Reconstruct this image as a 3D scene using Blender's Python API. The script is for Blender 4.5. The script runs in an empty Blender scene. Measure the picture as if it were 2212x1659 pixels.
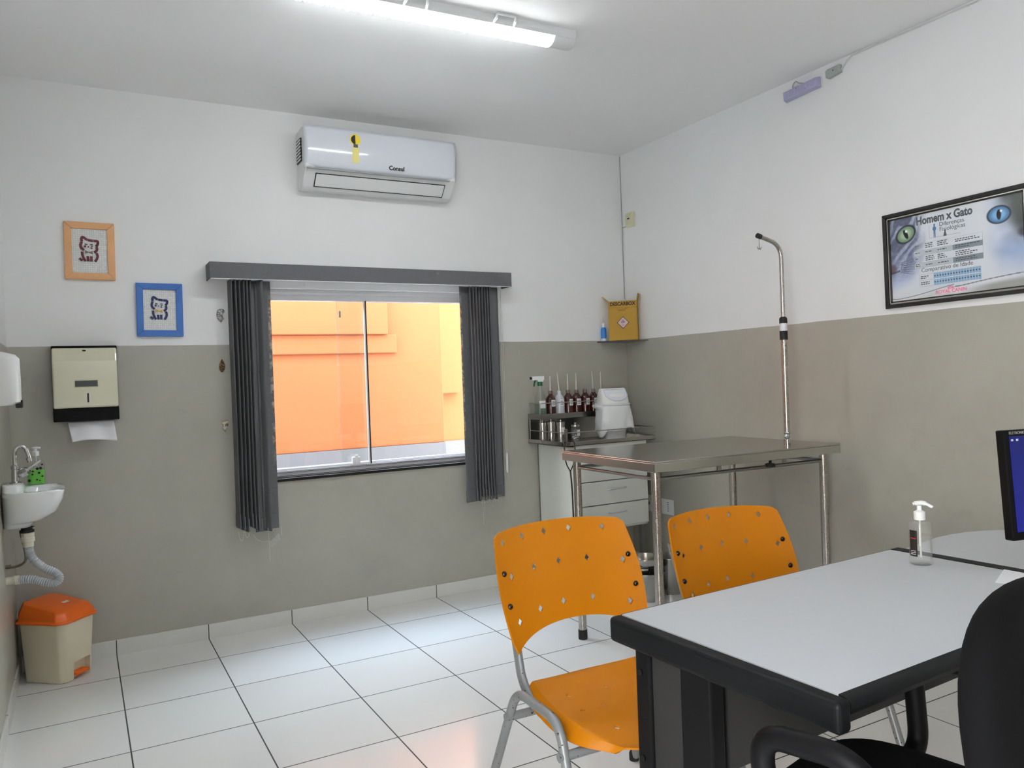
import bpy, bmesh, math, random
from math import sin, cos, pi, radians, sqrt, atan2, exp
from mathutils import Vector, Matrix, Euler, noise
random.seed(7)
S = bpy.context.scene
COL = S.collection
V = Vector

# ------------------------------------------------------------------ materials
def lin(v):
    v = v / 255.0
    return v / 12.92 if v <= 0.04045 else ((v + 0.055) / 1.055) ** 2.4
def C(r, g, b): return (lin(r), lin(g), lin(b), 1.0)
MATS = {}
class N:
    """small node-tree helper"""
    def __init__(s, name):
        s.m = bpy.data.materials.new(name); s.m.use_nodes = True
        s.t = s.m.node_tree; s.b = s.t.nodes['Principled BSDF']; s.o = s.t.nodes['Material Output']
        MATS[name] = s.m
    def n(s, typ, **kw):
        x = s.t.nodes.new(typ)
        for k, v in kw.items():
            if k.startswith('i_'): x.inputs[int(k[2:])].default_value = v
            else: setattr(x, k, v)
        return x
    def l(s, a, b): s.t.links.new(a, b)
    def math(s, op, a, b=None, c=None):
        x = s.n('ShaderNodeMath', operation=op)
        for i, v in enumerate((a, b, c)):
            if v is None: continue
            if isinstance(v, (int, float)): x.inputs[i].default_value = v
            else: s.l(v, x.inputs[i])
        return x.outputs[0]
    def mix(s, f, a, b):
        x = s.n('ShaderNodeMix', data_type='RGBA')
        for sock, v in ((x.inputs[0], f), (x.inputs[6], a), (x.inputs[7], b)):
            if isinstance(v, (int, float, tuple)): sock.default_value = v
            else: s.l(v, sock)
        return x.outputs[2]
    def coord(s, out='Object'): return s.n('ShaderNodeTexCoord').outputs[out]
    def noise(s, scale, detail=3, vec=None, rough=.5):
        x = s.n('ShaderNodeTexNoise'); x.inputs['Scale'].default_value = scale
        x.inputs['Detail'].default_value = detail; x.inputs['Roughness'].default_value = rough
        s.l(vec if vec is not None else s.coord(), x.inputs['Vector']); return x.outputs[0]
    def ramp(s, f, a, b):
        x = s.n('ShaderNodeMapRange', clamp=True); s.l(f, x.inputs[0])
        x.inputs[1].default_value = a; x.inputs[2].default_value = b; return x.outputs[0]
    def bump(s, h, strength, dist=.002):
        x = s.n('ShaderNodeBump'); x.inputs['Strength'].default_value = strength
        x.inputs['Distance'].default_value = dist; s.l(h, x.inputs['Height']); s.l(x.outputs[0], s.b.inputs['Normal'])
    def set(s, **kw):
        for k, v in kw.items():
            k = k.replace('_', ' ')
            sock = s.b.inputs[k]
            if hasattr(v, 'is_linked'): s.l(v, sock)
            else: sock.default_value = v
        return s

def pm(name, col, rough=.5, metal=0., var=.06, vscale=9., **kw):
    """principled material with a little procedural tone variation"""
    s = N(name)
    f = s.noise(vscale)
    d = tuple(c * (1 - var) for c in col[:3]) + (1,)
    u = tuple(min(1, c * (1 + var)) for c in col[:3]) + (1,)
    s.set(Base_Color=s.mix(f, d, u), Roughness=rough, Metallic=metal)
    for k, v in kw.items(): s.set(**{k: v})
    return s

def wall_paint(name):
    s = N(name); co = s.coord()
    sep = s.n('ShaderNodeSeparateXYZ'); s.l(co, sep.inputs[0])
    wob = s.math('MULTIPLY', s.math('SUBTRACT', s.noise(5., 2, co), .5), .006)
    zz = s.math('ADD', sep.outputs[2], wob)
    low = s.ramp(zz, 1.6050, 1.6065)
    n1 = s.ramp(s.noise(1.6, 4, co, .6), .35, .7)
    white = s.mix(n1, C(232, 232, 231), C(237, 237, 236))
    n2 = s.ramp(s.noise(2.3, 5, co, .65), .4, .75)
    beige = s.mix(n2, C(169, 166, 154), C(160, 157, 146))
    st = s.math('MULTIPLY', s.ramp(s.noise(7., 4, co, .7), .62, .8), .35)
    beige = s.mix(st, beige, C(138, 136, 127))
    s.set(Base_Color=s.mix(low, beige, white))
    s.set(Roughness=s.mix(low, (.34,) * 3 + (1,), (.6,) * 3 + (1,)))
    s.bump(s.noise(60., 3, co), .12, .0015)
    return s
wall_paint('wall_paint')

def tiles():
    s = N('floor_tile'); co = s.coord()
    sep = s.n('ShaderNodeSeparateXYZ'); s.l(co, sep.inputs[0])
    def line(v, off):
        f = s.math('FRACT', s.math('ADD', s.math('DIVIDE', v, .45), off))
        d = s.math('MULTIPLY', s.math('ABSOLUTE', s.math('SUBTRACT', f, .5)), .45)
        return d, s.math('FLOOR', s.math('ADD', s.math('DIVIDE', v, .45), off - .5))
    dx, ix = line(sep.outputs[0], .5 + 10)
    dy, iy = line(sep.outputs[1], .361 / .45 + .5 + 20)
    # distance to the nearest joint is small at a joint
    d = s.math('MINIMUM', s.math('SUBTRACT', dx, 0.), s.math('SUBTRACT', dy, 0.))
    j = s.math('SUBTRACT', 1., s.ramp(d, .0022, .0034))
    cell = s.n('ShaderNodeCombineXYZ'); s.l(ix, cell.inputs[0]); s.l(iy, cell.inputs[1])
    wn = s.n('ShaderNodeTexWhiteNoise', noise_dimensions='3D'); s.l(cell.outputs[0], wn.inputs[0])
    base = s.mix(wn.outputs[0], C(222, 221, 218), C(229, 228, 226))
    cloud = s.math('MULTIPLY', s.ramp(s.noise(3., 4, co), .45, .8), .3)
    base = s.mix(cloud, base, C(220, 218, 214))
    s.set(Base_Color=s.mix(j, base, C(52, 52, 52)))
    s.set(Roughness=s.mix(j, (.13,) * 3 + (1,), (.8,) * 3 + (1,)))
    s.bump(s.math('SUBTRACT', s.math('MULTIPLY', s.noise(4., 2, co), .15), j), .25, .001)
tiles()
def skirting():
    s = N('skirting_tile'); co = s.coord()
    sep = s.n('ShaderNodeSeparateXYZ'); s.l(co, sep.inputs[0])
    def line(v):
        f = s.math('FRACT', s.math('ADD', s.math('DIVIDE', v, .45), 20.5))
        return s.math('MULTIPLY', s.math('ABSOLUTE', s.math('SUBTRACT', f, .5)), .45)
    geo = s.n('ShaderNodeNewGeometry'); nn = s.n('ShaderNodeSeparateXYZ'); s.l(geo.outputs['Normal'], nn.inputs[0])
    ax = s.math('GREATER_THAN', s.math('ABSOLUTE', nn.outputs[1]), .5)
    lx, ly = line(sep.outputs[0]), line(s.math('ADD', sep.outputs[1], .361))
    d = s.math('ADD', s.math('MULTIPLY', lx, ax), s.math('MULTIPLY', ly, s.math('SUBTRACT', 1., ax)))
    j = s.math('SUBTRACT', 1., s.ramp(d, .0016, .003))
    s.set(Base_Color=s.mix(j, s.mix(s.noise(6.), C(208, 208, 204), C(216, 216, 212)), C(55, 55, 54)), Roughness=.2)
skirting()

pm('ceiling_paint', C(247, 247, 246), .8, var=.015, vscale=2.)
pm('white_plastic', C(228, 229, 228), .32, var=.02)
pm('gloss_white', C(222, 225, 232), .12, var=.015, Coat_Weight=.3)
pm('grey_plastic', C(150, 152, 150), .4, var=.04)
pm('dark_gap', C(28, 29, 30), .6)
pm('black_plastic', C(12, 12, 13), .5, var=.15, Specular_IOR_Level=.14)
pm('rubber', C(18, 18, 18), .7)
pm('desk_black', C(20, 21, 22), .5, var=.12, vscale=40., Specular_IOR_Level=.14)
pm('desk_metal', C(18, 18, 19), .5, var=.1, Specular_IOR_Level=.14)
pm('desk_panel', C(50, 49, 48), .6, var=.05, Specular_IOR_Level=.14)
pm('laminate', C(196, 199, 203), .33, var=.015, vscale=3.)
pm('office_fabric', C(6, 6, 7), .9, var=.3, vscale=300., Specular_IOR_Level=.14)
pm('piping', C(52, 56, 52), .7)
pm('cream_plastic', C(206, 203, 178), .12, var=.03, Coat_Weight=.5)
pm('ceramic', C(232, 235, 236), .08, var=.01, Coat_Weight=.4)
pm('chrome', C(190, 190, 190), .12, 1., var=.03)
pm('pvc', C(214, 210, 190), .35)
pm('hose_grey', C(178, 182, 186), .35)
pm('braid', C(120, 112, 96), .4, .6)
pm('bin_cream', C(222, 212, 186), .3, var=.03)
pm('bin_orange', C(226, 100, 18), .35, var=.04)
pm('paper', C(238, 238, 242), .8, var=.01)
pm('wood_frame', C(214, 160, 110), .45, var=.12, vscale=14.)
pm('blue_frame', C(52, 104, 176), .35, var=.18, vscale=12.)
pm('maroon', C(92, 22, 36), .35)
pm('navy', C(22, 28, 84), .35)
pm('mustard', C(206, 150, 40), .4)
pm('taupe', C(120, 100, 96), .4)
pm('alu_white', C(226, 226, 228), .3, var=.02)
pm('alu_sill', C(176, 174, 178), .4, var=.04)
pm('alu_grey', C(196, 196, 200), .35, .1, var=.04)
pm('granite', C(16, 15, 15), .3, var=.3, vscale=120.)
pm('cardboard', C(178, 136, 48), .75, var=.05)
pm('cardboard_dark', C(120, 88, 34), .8)
pm('ink_black', C(22, 20, 18), .6)
pm('ink_grey', C(82, 88, 92), .7)
pm('ink_blue', C(86, 120, 160), .7)
pm('ink_pink', C(226, 120, 150), .7)
pm('label_white', C(226, 224, 226), .6, var=.02)
pm('label_pink', C(206, 180, 182), .6)
pm('purple', C(110, 52, 120), .6)
pm('blue_plastic', C(36, 120, 196), .3)
pm('green_plastic', C(14, 92, 66), .35)
pm('amber', C(58, 16, 8), .16, var=.1, Coat_Weight=.3)
pm('milky', C(196, 200, 206), .25, var=.03)
pm('straw', C(206, 206, 196), .3)
pm('cabinet_white', C(218, 220, 212), .35, var=.02)
pm('bag_white', C(226, 228, 228), .45, var=.03)
pm('sensor_ivory', C(206, 202, 168), .4)
pm('lens_lilac', C(166, 163, 190), .25, var=.05)
pm('yellow', C(236, 206, 40), .4)
pm('pale_yellow', C(228, 216, 130), .4)
pm('tube_dark', C(34, 14, 14), .4)
pm('box_grey', C(158, 162, 156), .5)
pm('cable_white', C(204, 204, 198), .5)
pm('frame_black', C(14, 13, 13), .16, Coat_Weight=.5)
pm('frame_silver', C(200, 196, 186), .25, .8)
pm('red', C(176, 30, 30), .5)
pm('screw_dark', C(60, 58, 56), .22, .9)
pm('leg_brown', C(96, 84, 74), .35, .3)
pm('pale_bounce_ground', C(228, 226, 223), .9)  # unseen outdoor ground, made pale to bounce daylight up to the ceiling
pm('grey_render', C(88, 86, 89), .85, var=.04, vscale=4.)

def orange_plaster(name, a, b):
    s = N(name); n = s.noise(1.4, 5, None, .6)
    s.set(Base_Color=s.mix(n, a, b), Roughness=.9)
    s.bump(s.noise(5., 4), .3, .02)
orange_plaster('orange_plaster', C(140, 72, 34), C(146, 77, 38))
orange_plaster('orange_dark', C(138, 61, 31), C(142, 64, 33))

def steel(name, col, rough, aniso=.5):
    s = N(name); co = s.coord()
    mp = s.n('ShaderNodeMapping'); mp.inputs['Scale'].default_value = (3, 60, 60); s.l(co, mp.inputs[0])
    f = s.noise(12., 3, mp.outputs[0])
    d = tuple(c * .88 for c in col[:3]) + (1,)
    s.set(Base_Color=s.mix(f, d, col), Metallic=1.)
    s.set(Roughness=s.math('ADD', s.math('MULTIPLY', f, .12), rough - .06))
steel('steel', C(188, 186, 180), .24)
steel('steel_tube', C(182, 176, 168), .28)
steel('steel_dark', C(150, 150, 146), .3)

def blind_fabric():
    s = N('blind_fabric'); co = s.coord()
    mp = s.n('ShaderNodeMapping'); mp.inputs['Scale'].default_value = (40, 40, 9); s.l(co, mp.inputs[0])
    f = s.noise(9., 5, mp.outputs[0], .7)
    g = s.noise(3., 3, co)
    c = s.mix(f, C(80, 81, 83), C(110, 111, 113))
    c = s.mix(s.math('MULTIPLY', s.ramp(g, .5, .8), .5), c, C(104, 104, 105))
    s.set(Base_Color=c, Roughness=.9)
    s.bump(f, .3, .001)
blind_fabric()
def stained_fabric(name, sgn):
    s = N(name); co = s.coord()
    sep = s.n('ShaderNodeSeparateXYZ'); s.l(co, sep.inputs[0])
    f = s.noise(60., 4, co, .7)
    c = s.mix(f, C(78, 79, 80), C(108, 108, 109))
    n = s.noise(22., 4, co, .7)
    e = s.math('MULTIPLY', s.ramp(n, .47, .58), s.ramp(s.math('MULTIPLY', sep.outputs[0], sgn), .024, .036))
    zr = s.math('MULTIPLY', s.ramp(sep.outputs[2], .35, .5), s.math('SUBTRACT', 1., s.ramp(sep.outputs[2], 1.2, 1.33)))
    s.set(Base_Color=s.mix(s.math('MULTIPLY', e, zr), c, C(176, 164, 150)), Roughness=.9)
stained_fabric('blind_fabric_worn', 1.)
stained_fabric('blind_fabric_worn_left', -1.)

def orange_chair():
    s = N('chair_orange'); f = s.noise(2.5, 2)
    s.set(Base_Color=s.mix(f, C(186, 112, 0), C(192, 117, 0)), Roughness=.4, Specular_IOR_Level=.22)
    s.set(Subsurface_Weight=.12, Subsurface_Radius=(.02, .009, .003), Subsurface_Scale=.5)
    s.bump(s.noise(400., 2), .06, .0005)
orange_chair()
def speckled():
    s = N('chair_frame'); co = s.coord()
    f = s.ramp(s.noise(85., 2, co, .5), .675, .69)
    s.set(Base_Color=s.mix(f, C(134, 136, 137), C(30, 28, 28)), Roughness=.38, Metallic=.25)
speckled()
def mosaic():
    s = N('mosaic_tile'); co = s.coord()
    b = s.n('ShaderNodeTexBrick'); b.offset = 0.; b.squash = 1.
    mp = s.n('ShaderNodeMapping'); mp.inputs['Rotation'].default_value = (radians(90), 0, 0); s.l(co, mp.inputs[0])
    s.l(mp.outputs[0], b.inputs['Vector'])
    b.inputs['Scale'].default_value = 1.; b.inputs['Brick Width'].default_value = .0105; b.inputs['Row Height'].default_value = .0105
    b.inputs['Mortar Size'].default_value = .0007
    b.inputs['Color1'].default_value = C(228, 230, 228); b.inputs['Color2'].default_value = C(212, 214, 213); b.inputs['Mortar'].default_value = C(192, 192, 190)
    s.l(b.outputs[0], s.b.inputs['Base Color'])
    s.set(Roughness=.15)
    s.bump(s.noise(90., 1, co), .5, .002)
mosaic()
def glassy(name, col, ior=1.45, rough=.02, solid=.25, thin=True):
    """clear plastic or pane: transparent with a glossy skin and a light body tint"""
    s = N(name); t = s.t
    tr = s.n('ShaderNodeBsdfTransparent'); tr.inputs[0].default_value = col
    gl = s.n('ShaderNodeBsdfGlossy'); gl.inputs['Roughness'].default_value = rough
    lw = s.n('ShaderNodeLayerWeight'); lw.inputs[0].default_value = .5
    f0 = ((ior - 1) / (ior + 1)) ** 2
    fr = s.math('ADD', s.math('MULTIPLY', s.math('POWER', lw.outputs['Facing'], 5.), 1 - f0), f0)
    m1 = s.n('ShaderNodeMixShader'); s.l(fr, m1.inputs[0]); s.l(tr.outputs[0], m1.inputs[1]); s.l(gl.outputs[0], m1.inputs[2])
    s.set(Base_Color=col, Roughness=.3)
    m2 = s.n('ShaderNodeMixShader'); m2.inputs[0].default_value = solid
    s.l(m1.outputs[0], m2.inputs[1]); s.l(s.b.outputs[0], m2.inputs[2]); s.l(m2.outputs[0], s.o.inputs[0])
glassy('window_glass', (.95, .97, .96, 1), 1.45, .0, 0.)
glassy('clear_plastic', (.97, .98, .975, 1), 1.35, .05, .06)
glassy('gel_clear', (.97, .975, .975, 1), 1.15, .05, .04)
glassy('green_liquid', C(96, 196, 40), 1.35, .1, .94)
glassy('pale_green_liquid', C(160, 190, 160), 1.35, .1, .35)
glassy('dark_glass', (.05, .06, .06, 1), 1.5, .03, .6)
def emit(name, col, st):
    s = N(name); s.set(Base_Color=col, Emission_Color=col, Emission_Strength=st); return s
emit('led_diffuser', (.95, .98, 1., 1), 23.)
def screen():
    s = N('screen_blue'); co = s.coord()
    sep = s.n('ShaderNodeSeparateXYZ'); s.l(co, sep.inputs[0])
    g = s.ramp(s.math('ADD', sep.outputs[2], s.math('MULTIPLY', sep.outputs[0], .3)), -.1, .4)
    wv = s.noise(3., 2, co)
    c = s.mix(g, C(10, 12, 160), C(8, 14, 70)); c = s.mix(s.math('MULTIPLY', wv, .3), c, C(20, 60, 190))
    s.l(c, s.b.inputs['Emission Color']); s.set(Base_Color=C(4, 4, 10), Emission_Strength=.55, Roughness=.15)
screen()
def vcol(name, rough, coat=0.):
    s = N(name); a = s.n('ShaderNodeAttribute'); a.attribute_name = 'Col'
    s.l(a.outputs[0], s.b.inputs['Base Color']); s.set(Roughness=rough, Coat_Weight=coat)
vcol('poster_print', .25, .25)
def ornament(name, a, b, sc):
    s = N(name); f = s.ramp(s.noise(sc, 2), .46, .54)
    s.set(Base_Color=s.mix(f, a, b), Roughness=.35)
ornament('ornament_silver', C(120, 122, 120), C(196, 196, 190), 90.)
ornament('ornament_leopard', C(24, 16, 10), C(150, 112, 66), 150.)
ornament('ornament_cream', C(206, 200, 176), C(120, 112, 94), 70.)

# ------------------------------------------------------------------ mesh building
I4 = Matrix.Identity(4)
def T(x, y, z): return Matrix.Translation((x, y, z))
def RX(a): return Matrix.Rotation(radians(a), 4, 'X')
def RY(a): return Matrix.Rotation(radians(a), 4, 'Y')
def RZ(a): return Matrix.Rotation(radians(a), 4, 'Z')
def catmull(pts, n=6):
    P = [V(p) for p in pts]; out = []
    for i in range(len(P) - 1):
        p0 = P[max(i - 1, 0)]; p1 = P[i]; p2 = P[i + 1]; p3 = P[min(i + 2, len(P) - 1)]
        for k in range(n):
            t = k / n
            out.append(.5 * ((2 * p1) + (p2 - p0) * t + (2 * p0 - 5 * p1 + 4 * p2 - p3) * t * t + (3 * p1 - p0 - 3 * p2 + p3) * t ** 3))
    out.append(P[-1]); return out
def fillet(pts, r, n=6):
    """polyline with rounded corners"""
    P = [V(p) for p in pts]; out = [P[0]]
    for i in range(1, len(P) - 1):
        a = (P[i - 1] - P[i]); b = (P[i + 1] - P[i]); rr = min(r, a.length * .49, b.length * .49)
        s, e = P[i] + a.normalized() * rr, P[i] + b.normalized() * rr
        for k in range(n + 1):
            t = k / n; out.append(s * (1 - t) ** 2 + P[i] * 2 * t * (1 - t) + e * t * t)
    out.append(P[-1]); return out
class MB:
    def __init__(s): s.v = []; s.f = []
    def add(s, vs, fs, M=None):
        b = len(s.v)
        s.v += [(M @ V(p)) if M is not None else V(p) for p in vs]
        s.f += [tuple(b + i for i in f) for f in fs]; return s
    def box(s, x0, x1, y0, y1, z0, z1, M=None):
        return s.add([(x0, y0, z0), (x1, y0, z0), (x1, y1, z0), (x0, y1, z0), (x0, y0, z1), (x1, y0, z1), (x1, y1, z1), (x0, y1, z1)],
                     [(3, 2, 1, 0), (4, 5, 6, 7), (0, 1, 5, 4), (1, 2, 6, 5), (2, 3, 7, 6), (3, 0, 4, 7)], M)
    def loft(s, rings, cap0=True, cap1=True, M=None, close=True):
        n = len(rings[0]); vs = [p for r in rings for p in r]; fs = []
        for i in range(len(rings) - 1):
            for j in range(n if close else n - 1):
                k = (j + 1) % n
                fs.append((i * n + j, i * n + k, (i + 1) * n + k, (i + 1) * n + j))
        if cap0: fs.append(tuple(reversed(range(n))))
        if cap1: fs.append(tuple((len(rings) - 1) * n + j for j in range(n)))
        return s.add(vs, fs, M)
    def lathe(s, prof, seg=20, M=None, cap0=True, cap1=True):
        return s.loft([[(r * cos(2 * pi * j / seg), r * sin(2 * pi * j / seg), z) for j in range(seg)] for r, z in prof], cap0, cap1, M)
    def cyl(s, r, z0, z1, seg=16, M=None): return s.lathe([(r, z0), (r, z1)], seg, M)
    def tube(s, pts, r, seg=10, M=None, cap=True, flat=None):
        P = [V(p) for p in pts]; rings = []; up = None
        for i, p in enumerate(P):
            t = (P[min(i + 1, len(P) - 1)] - P[max(i - 1, 0)]).normalized()
            if up is None:
                up = V((0, 0, 1)) if abs(t.z) < .9 else V((1, 0, 0))
            a = (up - t * up.dot(t)).normalized(); b = t.cross(a); up = a
            rr = r[i] if isinstance(r, (list, tuple)) else r
            ra, rb = (rr, rr) if flat is None else (rr * flat[0], rr * flat[1])
            rings.append([p + a * ra * cos(2 * pi * j / seg) + b * rb * sin(2 * pi * j / seg) for j in range(seg)])
        return s.loft(rings, cap, cap, M)
    def prism(s, poly, d0, d1, M=None):
        """poly in xz, extruded along y"""
        return s.loft([[(x, d0, z) for x, z in poly], [(x, d1, z) for x, z in poly]], True, True, M)
    def grid(s, fn, nu, nv, M=None):
        vs = [fn(i / nu, j / nv) for j in range(nv + 1) for i in range(nu + 1)]
        fs = [(j * (nu + 1) + i, j * (nu + 1) + i + 1, (j + 1) * (nu + 1) + i + 1, (j + 1) * (nu + 1) + i) for j in range(nv) for i in range(nu)]
        return s.add(vs, fs, M)
    def sphere(s, r, M=None, seg=14, rings=8, sc=(1, 1, 1)):
        pr = [(max(1e-5, r * sin(pi * i / rings)), -r * cos(pi * i / rings)) for i in range(rings + 1)]
        m = (M if M is not None else I4) @ Matrix.Diagonal((*sc, 1))
        return s.lathe(pr, seg, m)
    def build(s, name, mat, parent=None, smooth=None, bevel=0., bseg=2, solid=0., sub=0, off=0., M=None):
        me = bpy.data.meshes.new(name)
        me.from_pydata([tuple(v) for v in s.v], [], s.f); me.validate()
        bm = bmesh.new(); bm.from_mesh(me)
        if not solid: bmesh.ops.recalc_face_normals(bm, faces=bm.faces)
        bm.to_mesh(me); bm.free()
        o = bpy.data.objects.new(name, me); COL.objects.link(o)
        me.materials.append(MATS[mat])
        if smooth is not None:
            me.shade_smooth(); me.set_sharp_from_angle(angle=radians(smooth))
        if solid:
            m = o.modifiers.new('thickness', 'SOLIDIFY'); m.thickness = solid; m.offset = off
        if bevel:
            m = o.modifiers.new('bevel', 'BEVEL'); m.width = bevel; m.segments = bseg; m.limit_method = 'ANGLE'; m.angle_limit = radians(40)
            m.harden_normals = False
        if sub:
            m = o.modifiers.new('sub', 'SUBSURF'); m.levels = sub; m.render_levels = sub
        if parent is not None: o.parent = parent
        if M is not None: o.matrix_local = M
        return o
def tag(o, label=None, cat=None, group=None, kind=None):
    if label: o['label'] = label
    if cat: o['category'] = cat
    if group: o['group'] = group
    if kind: o['kind'] = kind
    return o
def thing(name, label, cat, loc=(0, 0, 0), rz=0., group=None, scale=1.):
    o = bpy.data.objects.new(name, None); COL.objects.link(o)
    o.empty_display_size = .05
    o.location = loc; o.rotation_euler = (0, 0, radians(rz)); o.scale = (scale,) * 3
    return tag(o, label, cat, group)
def copy_tree(o, parent=None):
    c = o.copy(); COL.objects.link(c)
    if parent is not None: c.parent = parent
    for ch in [x for x in COL.objects if x.parent == o]: copy_tree(ch, c)
    return c
def struct(o): o['kind'] = 'structure'; return o
def text_mesh(name, body, size, mat, parent, M, extrude=.0004, bold=0., align='CENTER', xs=1.):
    cu = bpy.data.curves.new(name, 'FONT'); cu.body = body; cu.size = size; cu.extrude = extrude; cu.offset = bold
    cu.align_x = align; cu.align_y = 'CENTER'; cu.resolution_u = 4
    tmp = bpy.data.objects.new(name + '_tmp', cu); COL.objects.link(tmp)
    dg = bpy.context.evaluated_depsgraph_get()
    me = bpy.data.meshes.new_from_object(tmp.evaluated_get(dg))
    bpy.data.objects.remove(tmp); bpy.data.curves.remove(cu)
    me.transform(Matrix.Diagonal((xs, 1, 1, 1)))
    me.materials.clear(); me.materials.append(MATS[mat])
    o = bpy.data.objects.new(name, me); COL.objects.link(o)
    if parent is not None: o.parent = parent
    o.matrix_local = M; return o
def cut(o, cutter):
    """boolean difference baked into the mesh; the cutter is deleted"""
    m = o.modifiers.new('cut', 'BOOLEAN'); m.object = cutter; m.operation = 'DIFFERENCE'; m.solver = 'EXACT'
    dg = bpy.context.evaluated_depsgraph_get(); dg.update()
    me = bpy.data.meshes.new_from_object(o.evaluated_get(dg))
    old = o.data; o.modifiers.clear(); o.data = me; me.name = o.name
    bpy.data.meshes.remove(old)
    cm = cutter.data; bpy.data.objects.remove(cutter); bpy.data.meshes.remove(cm)
    me.shade_smooth(); me.set_sharp_from_angle(angle=radians(35))

# ------------------------------------------------------------------ room shell
XL, XR, ZC, YF = -.428, 3.3605, 2.9414, -5.3
WX0, WX1, WZ0, WZ1 = .79, 2.15, .822, 1.927
m = MB(); m.box(XL - .2, XR + .2, YF - .2, .16, -.12, 0); struct(m.build('floor', 'floor_tile'))
m = MB(); m.box(XL - .2, XR + .2, YF - .2, .16, ZC, ZC + .15); struct(m.build('ceiling', 'ceiling_paint'))
m = MB()
m.box(XL - .2, WX0, 0, .15, 0, ZC); m.box(WX1, XR + .2, 0, .15, 0, ZC)
m.box(WX0, WX1, 0, .15, 0, WZ0); m.box(WX0, WX1, 0, .15, WZ1, ZC)
struct(m.build('wall_back', 'wall_paint'))
m = MB(); m.box(XR, XR + .15, YF, 0, 0, ZC); struct(m.build('wall_right', 'wall_paint'))
DY0, DY1, DZ1 = -4.95, -4.05, 2.1
m = MB(); m.box(XL - .15, XL, DY1, 0, 0, ZC); m.box(XL - .15, XL, YF, DY0, 0, ZC); m.box(XL - .15, XL, DY0, DY1, DZ1, ZC); struct(m.build('wall_left', 'wall_paint'))
m = MB(); m.box(XL - .155, XL + .008, DY1 - .05, DY1, 0, DZ1); m.box(XL - .155, XL + .008, DY0, DY0 + .05, 0, DZ1); m.box(XL - .155, XL + .008, DY0, DY1, DZ1 - .05, DZ1); struct(m.build('added_doorway', 'alu_white', bevel=.003))  # frame of an unseen doorway, added to let daylight onto the right wall
m = MB(); m.box(-7, XL - .15, -12, .16, -.2, -.02); struct(m.build('added_doorway_ground', 'pale_bounce_ground'))  # unseen ground added outside that doorway, pale so it reflects daylight inside
m = MB(); m.box(XL - .15, XR + .15, YF - .15, YF, 0, ZC); struct(m.build('wall_front', 'wall_paint'))
m = MB(); m.box(XL, XR, -.009, .0, 0, .080); struct(m.build('baseboard_back', 'skirting_tile', bevel=.001))
m = MB(); m.box(XR - .009, XR, YF, -.009, 0, .080); struct(m.build('baseboard_right', 'skirting_tile', bevel=.001))
m = MB(); m.box(XL, XL + .009, DY1, -.009, 0, .080); struct(m.build('baseboard_left', 'skirting_tile', bevel=.001))

# window
win = bpy.data.objects.new('window_1', None); COL.objects.link(win); win.location = (WX0, 0, WZ0); struct(win)
W_, H_ = WX1 - WX0, WZ1 - WZ0
m = MB()
m.box(0, W_, .055, .125, H_ - .062, H_)
m.box(0, W_, .048, .06, H_ - .030, H_ - .014)
m.box(0, .022, .055, .125, .06, H_ - .06); m.box(W_ - .022, W_, .055, .125, .06, H_ - .06)
m.build('window_frame', 'alu_white', win, bevel=.002)
m = MB()
m.box(0, W_, .03, .125, .016, .030); m.box(0, W_, .036, .044, .030, .052); m.box(0, W_, .066, .074, .030, .056); m.box(0, W_, .118, .125, .030, .062)
m.build('sill_track', 'alu_sill', win, bevel=.001)
m = MB(); m.box(0, W_, .0285, .0305, .021, .0235); m.box(0, W_, .035, .0365, .040, .0425); m.build('track_groove', 'dark_gap', win)
def pane(x0, x1, y, z0, z1, edges):
    m = MB(); m.box(x0, x1, y, y + .008, z0, z1); g = m.build('glass_pane', 'window_glass', win)
    m = MB(); m.box(x0, x1, y - .006, y + .014, z0 - .022, z0 + .002); m.box(x0, x1, y - .006, y + .014, z1 - .002, z1 + .022)
    m.build('rail', 'alu_white', g, bevel=.002)
    for xe, mat in edges:
        m = MB(); m.box(xe - .004, xe + .004, y - .003, y + .011, z0, z1); m.build('edge_seal', mat, g)
pane(.03, .632, .055, .062, H_ - .062, [(.628, 'alu_white')])
pane(.462, W_ - .03, .085, .062, H_ - .062, [(.466, 'clear_plastic')])
m = MB(); m.box(.634, .640, .050, .066, .05, H_ - .06); m.build('gasket', 'rubber', win)
m = MB(); m.box(.515, .565, .036, .056, .045, .10); m.box(.530, .550, .030, .040, .06, .112); m.build('window_lock', 'alu_white', win, bevel=.004)
m = MB(); m.box(.478, .490, .083, .085, .945, .985); m.build('sticker', 'box_grey', win)
m = MB(); m.box(WX0 - .01, WX1 + .01, -.012, .15, WZ0 - .004, WZ0 + .014); struct(m.build('trim_1', 'granite', bevel=.002))

# outside passage
YO = 1.35
m = MB()
m.box(-5, 2.50, YO, YO + .25, .86, 2.35)
m.box(-5, 2.02, YO - .06, YO, 1.745, 2.35)
m.box(-5, 2.10, YO - .03, YO, 1.60, 1.745)
struct(m.build('wall_outside', 'orange_plaster', bevel=.006))
m = MB(); m.box(-5, 2.50, YO - .012, YO + .25, -.12, .86); struct(m.build('baseboard_outside', 'grey_render'))
m = MB(); m.box(2.3, 6.5, YO + .8, YO + 1., .80, 2.35); m.box(2.74, 3.0, YO + .7, YO + .8, 1.25, 2.6); struct(m.build('wall_outside_recess', 'orange_plaster'))
m = MB(); m.box(2.3, 6.5, YO + .785, YO + 1., -.12, .80); struct(m.build('baseboard_outside_recess', 'grey_render'))
m = MB(); m.box(-5, 6.5, .16, YO + 1., -.2, -.12); struct(m.build('ground_outside', 'pale_bounce_ground'))

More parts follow.
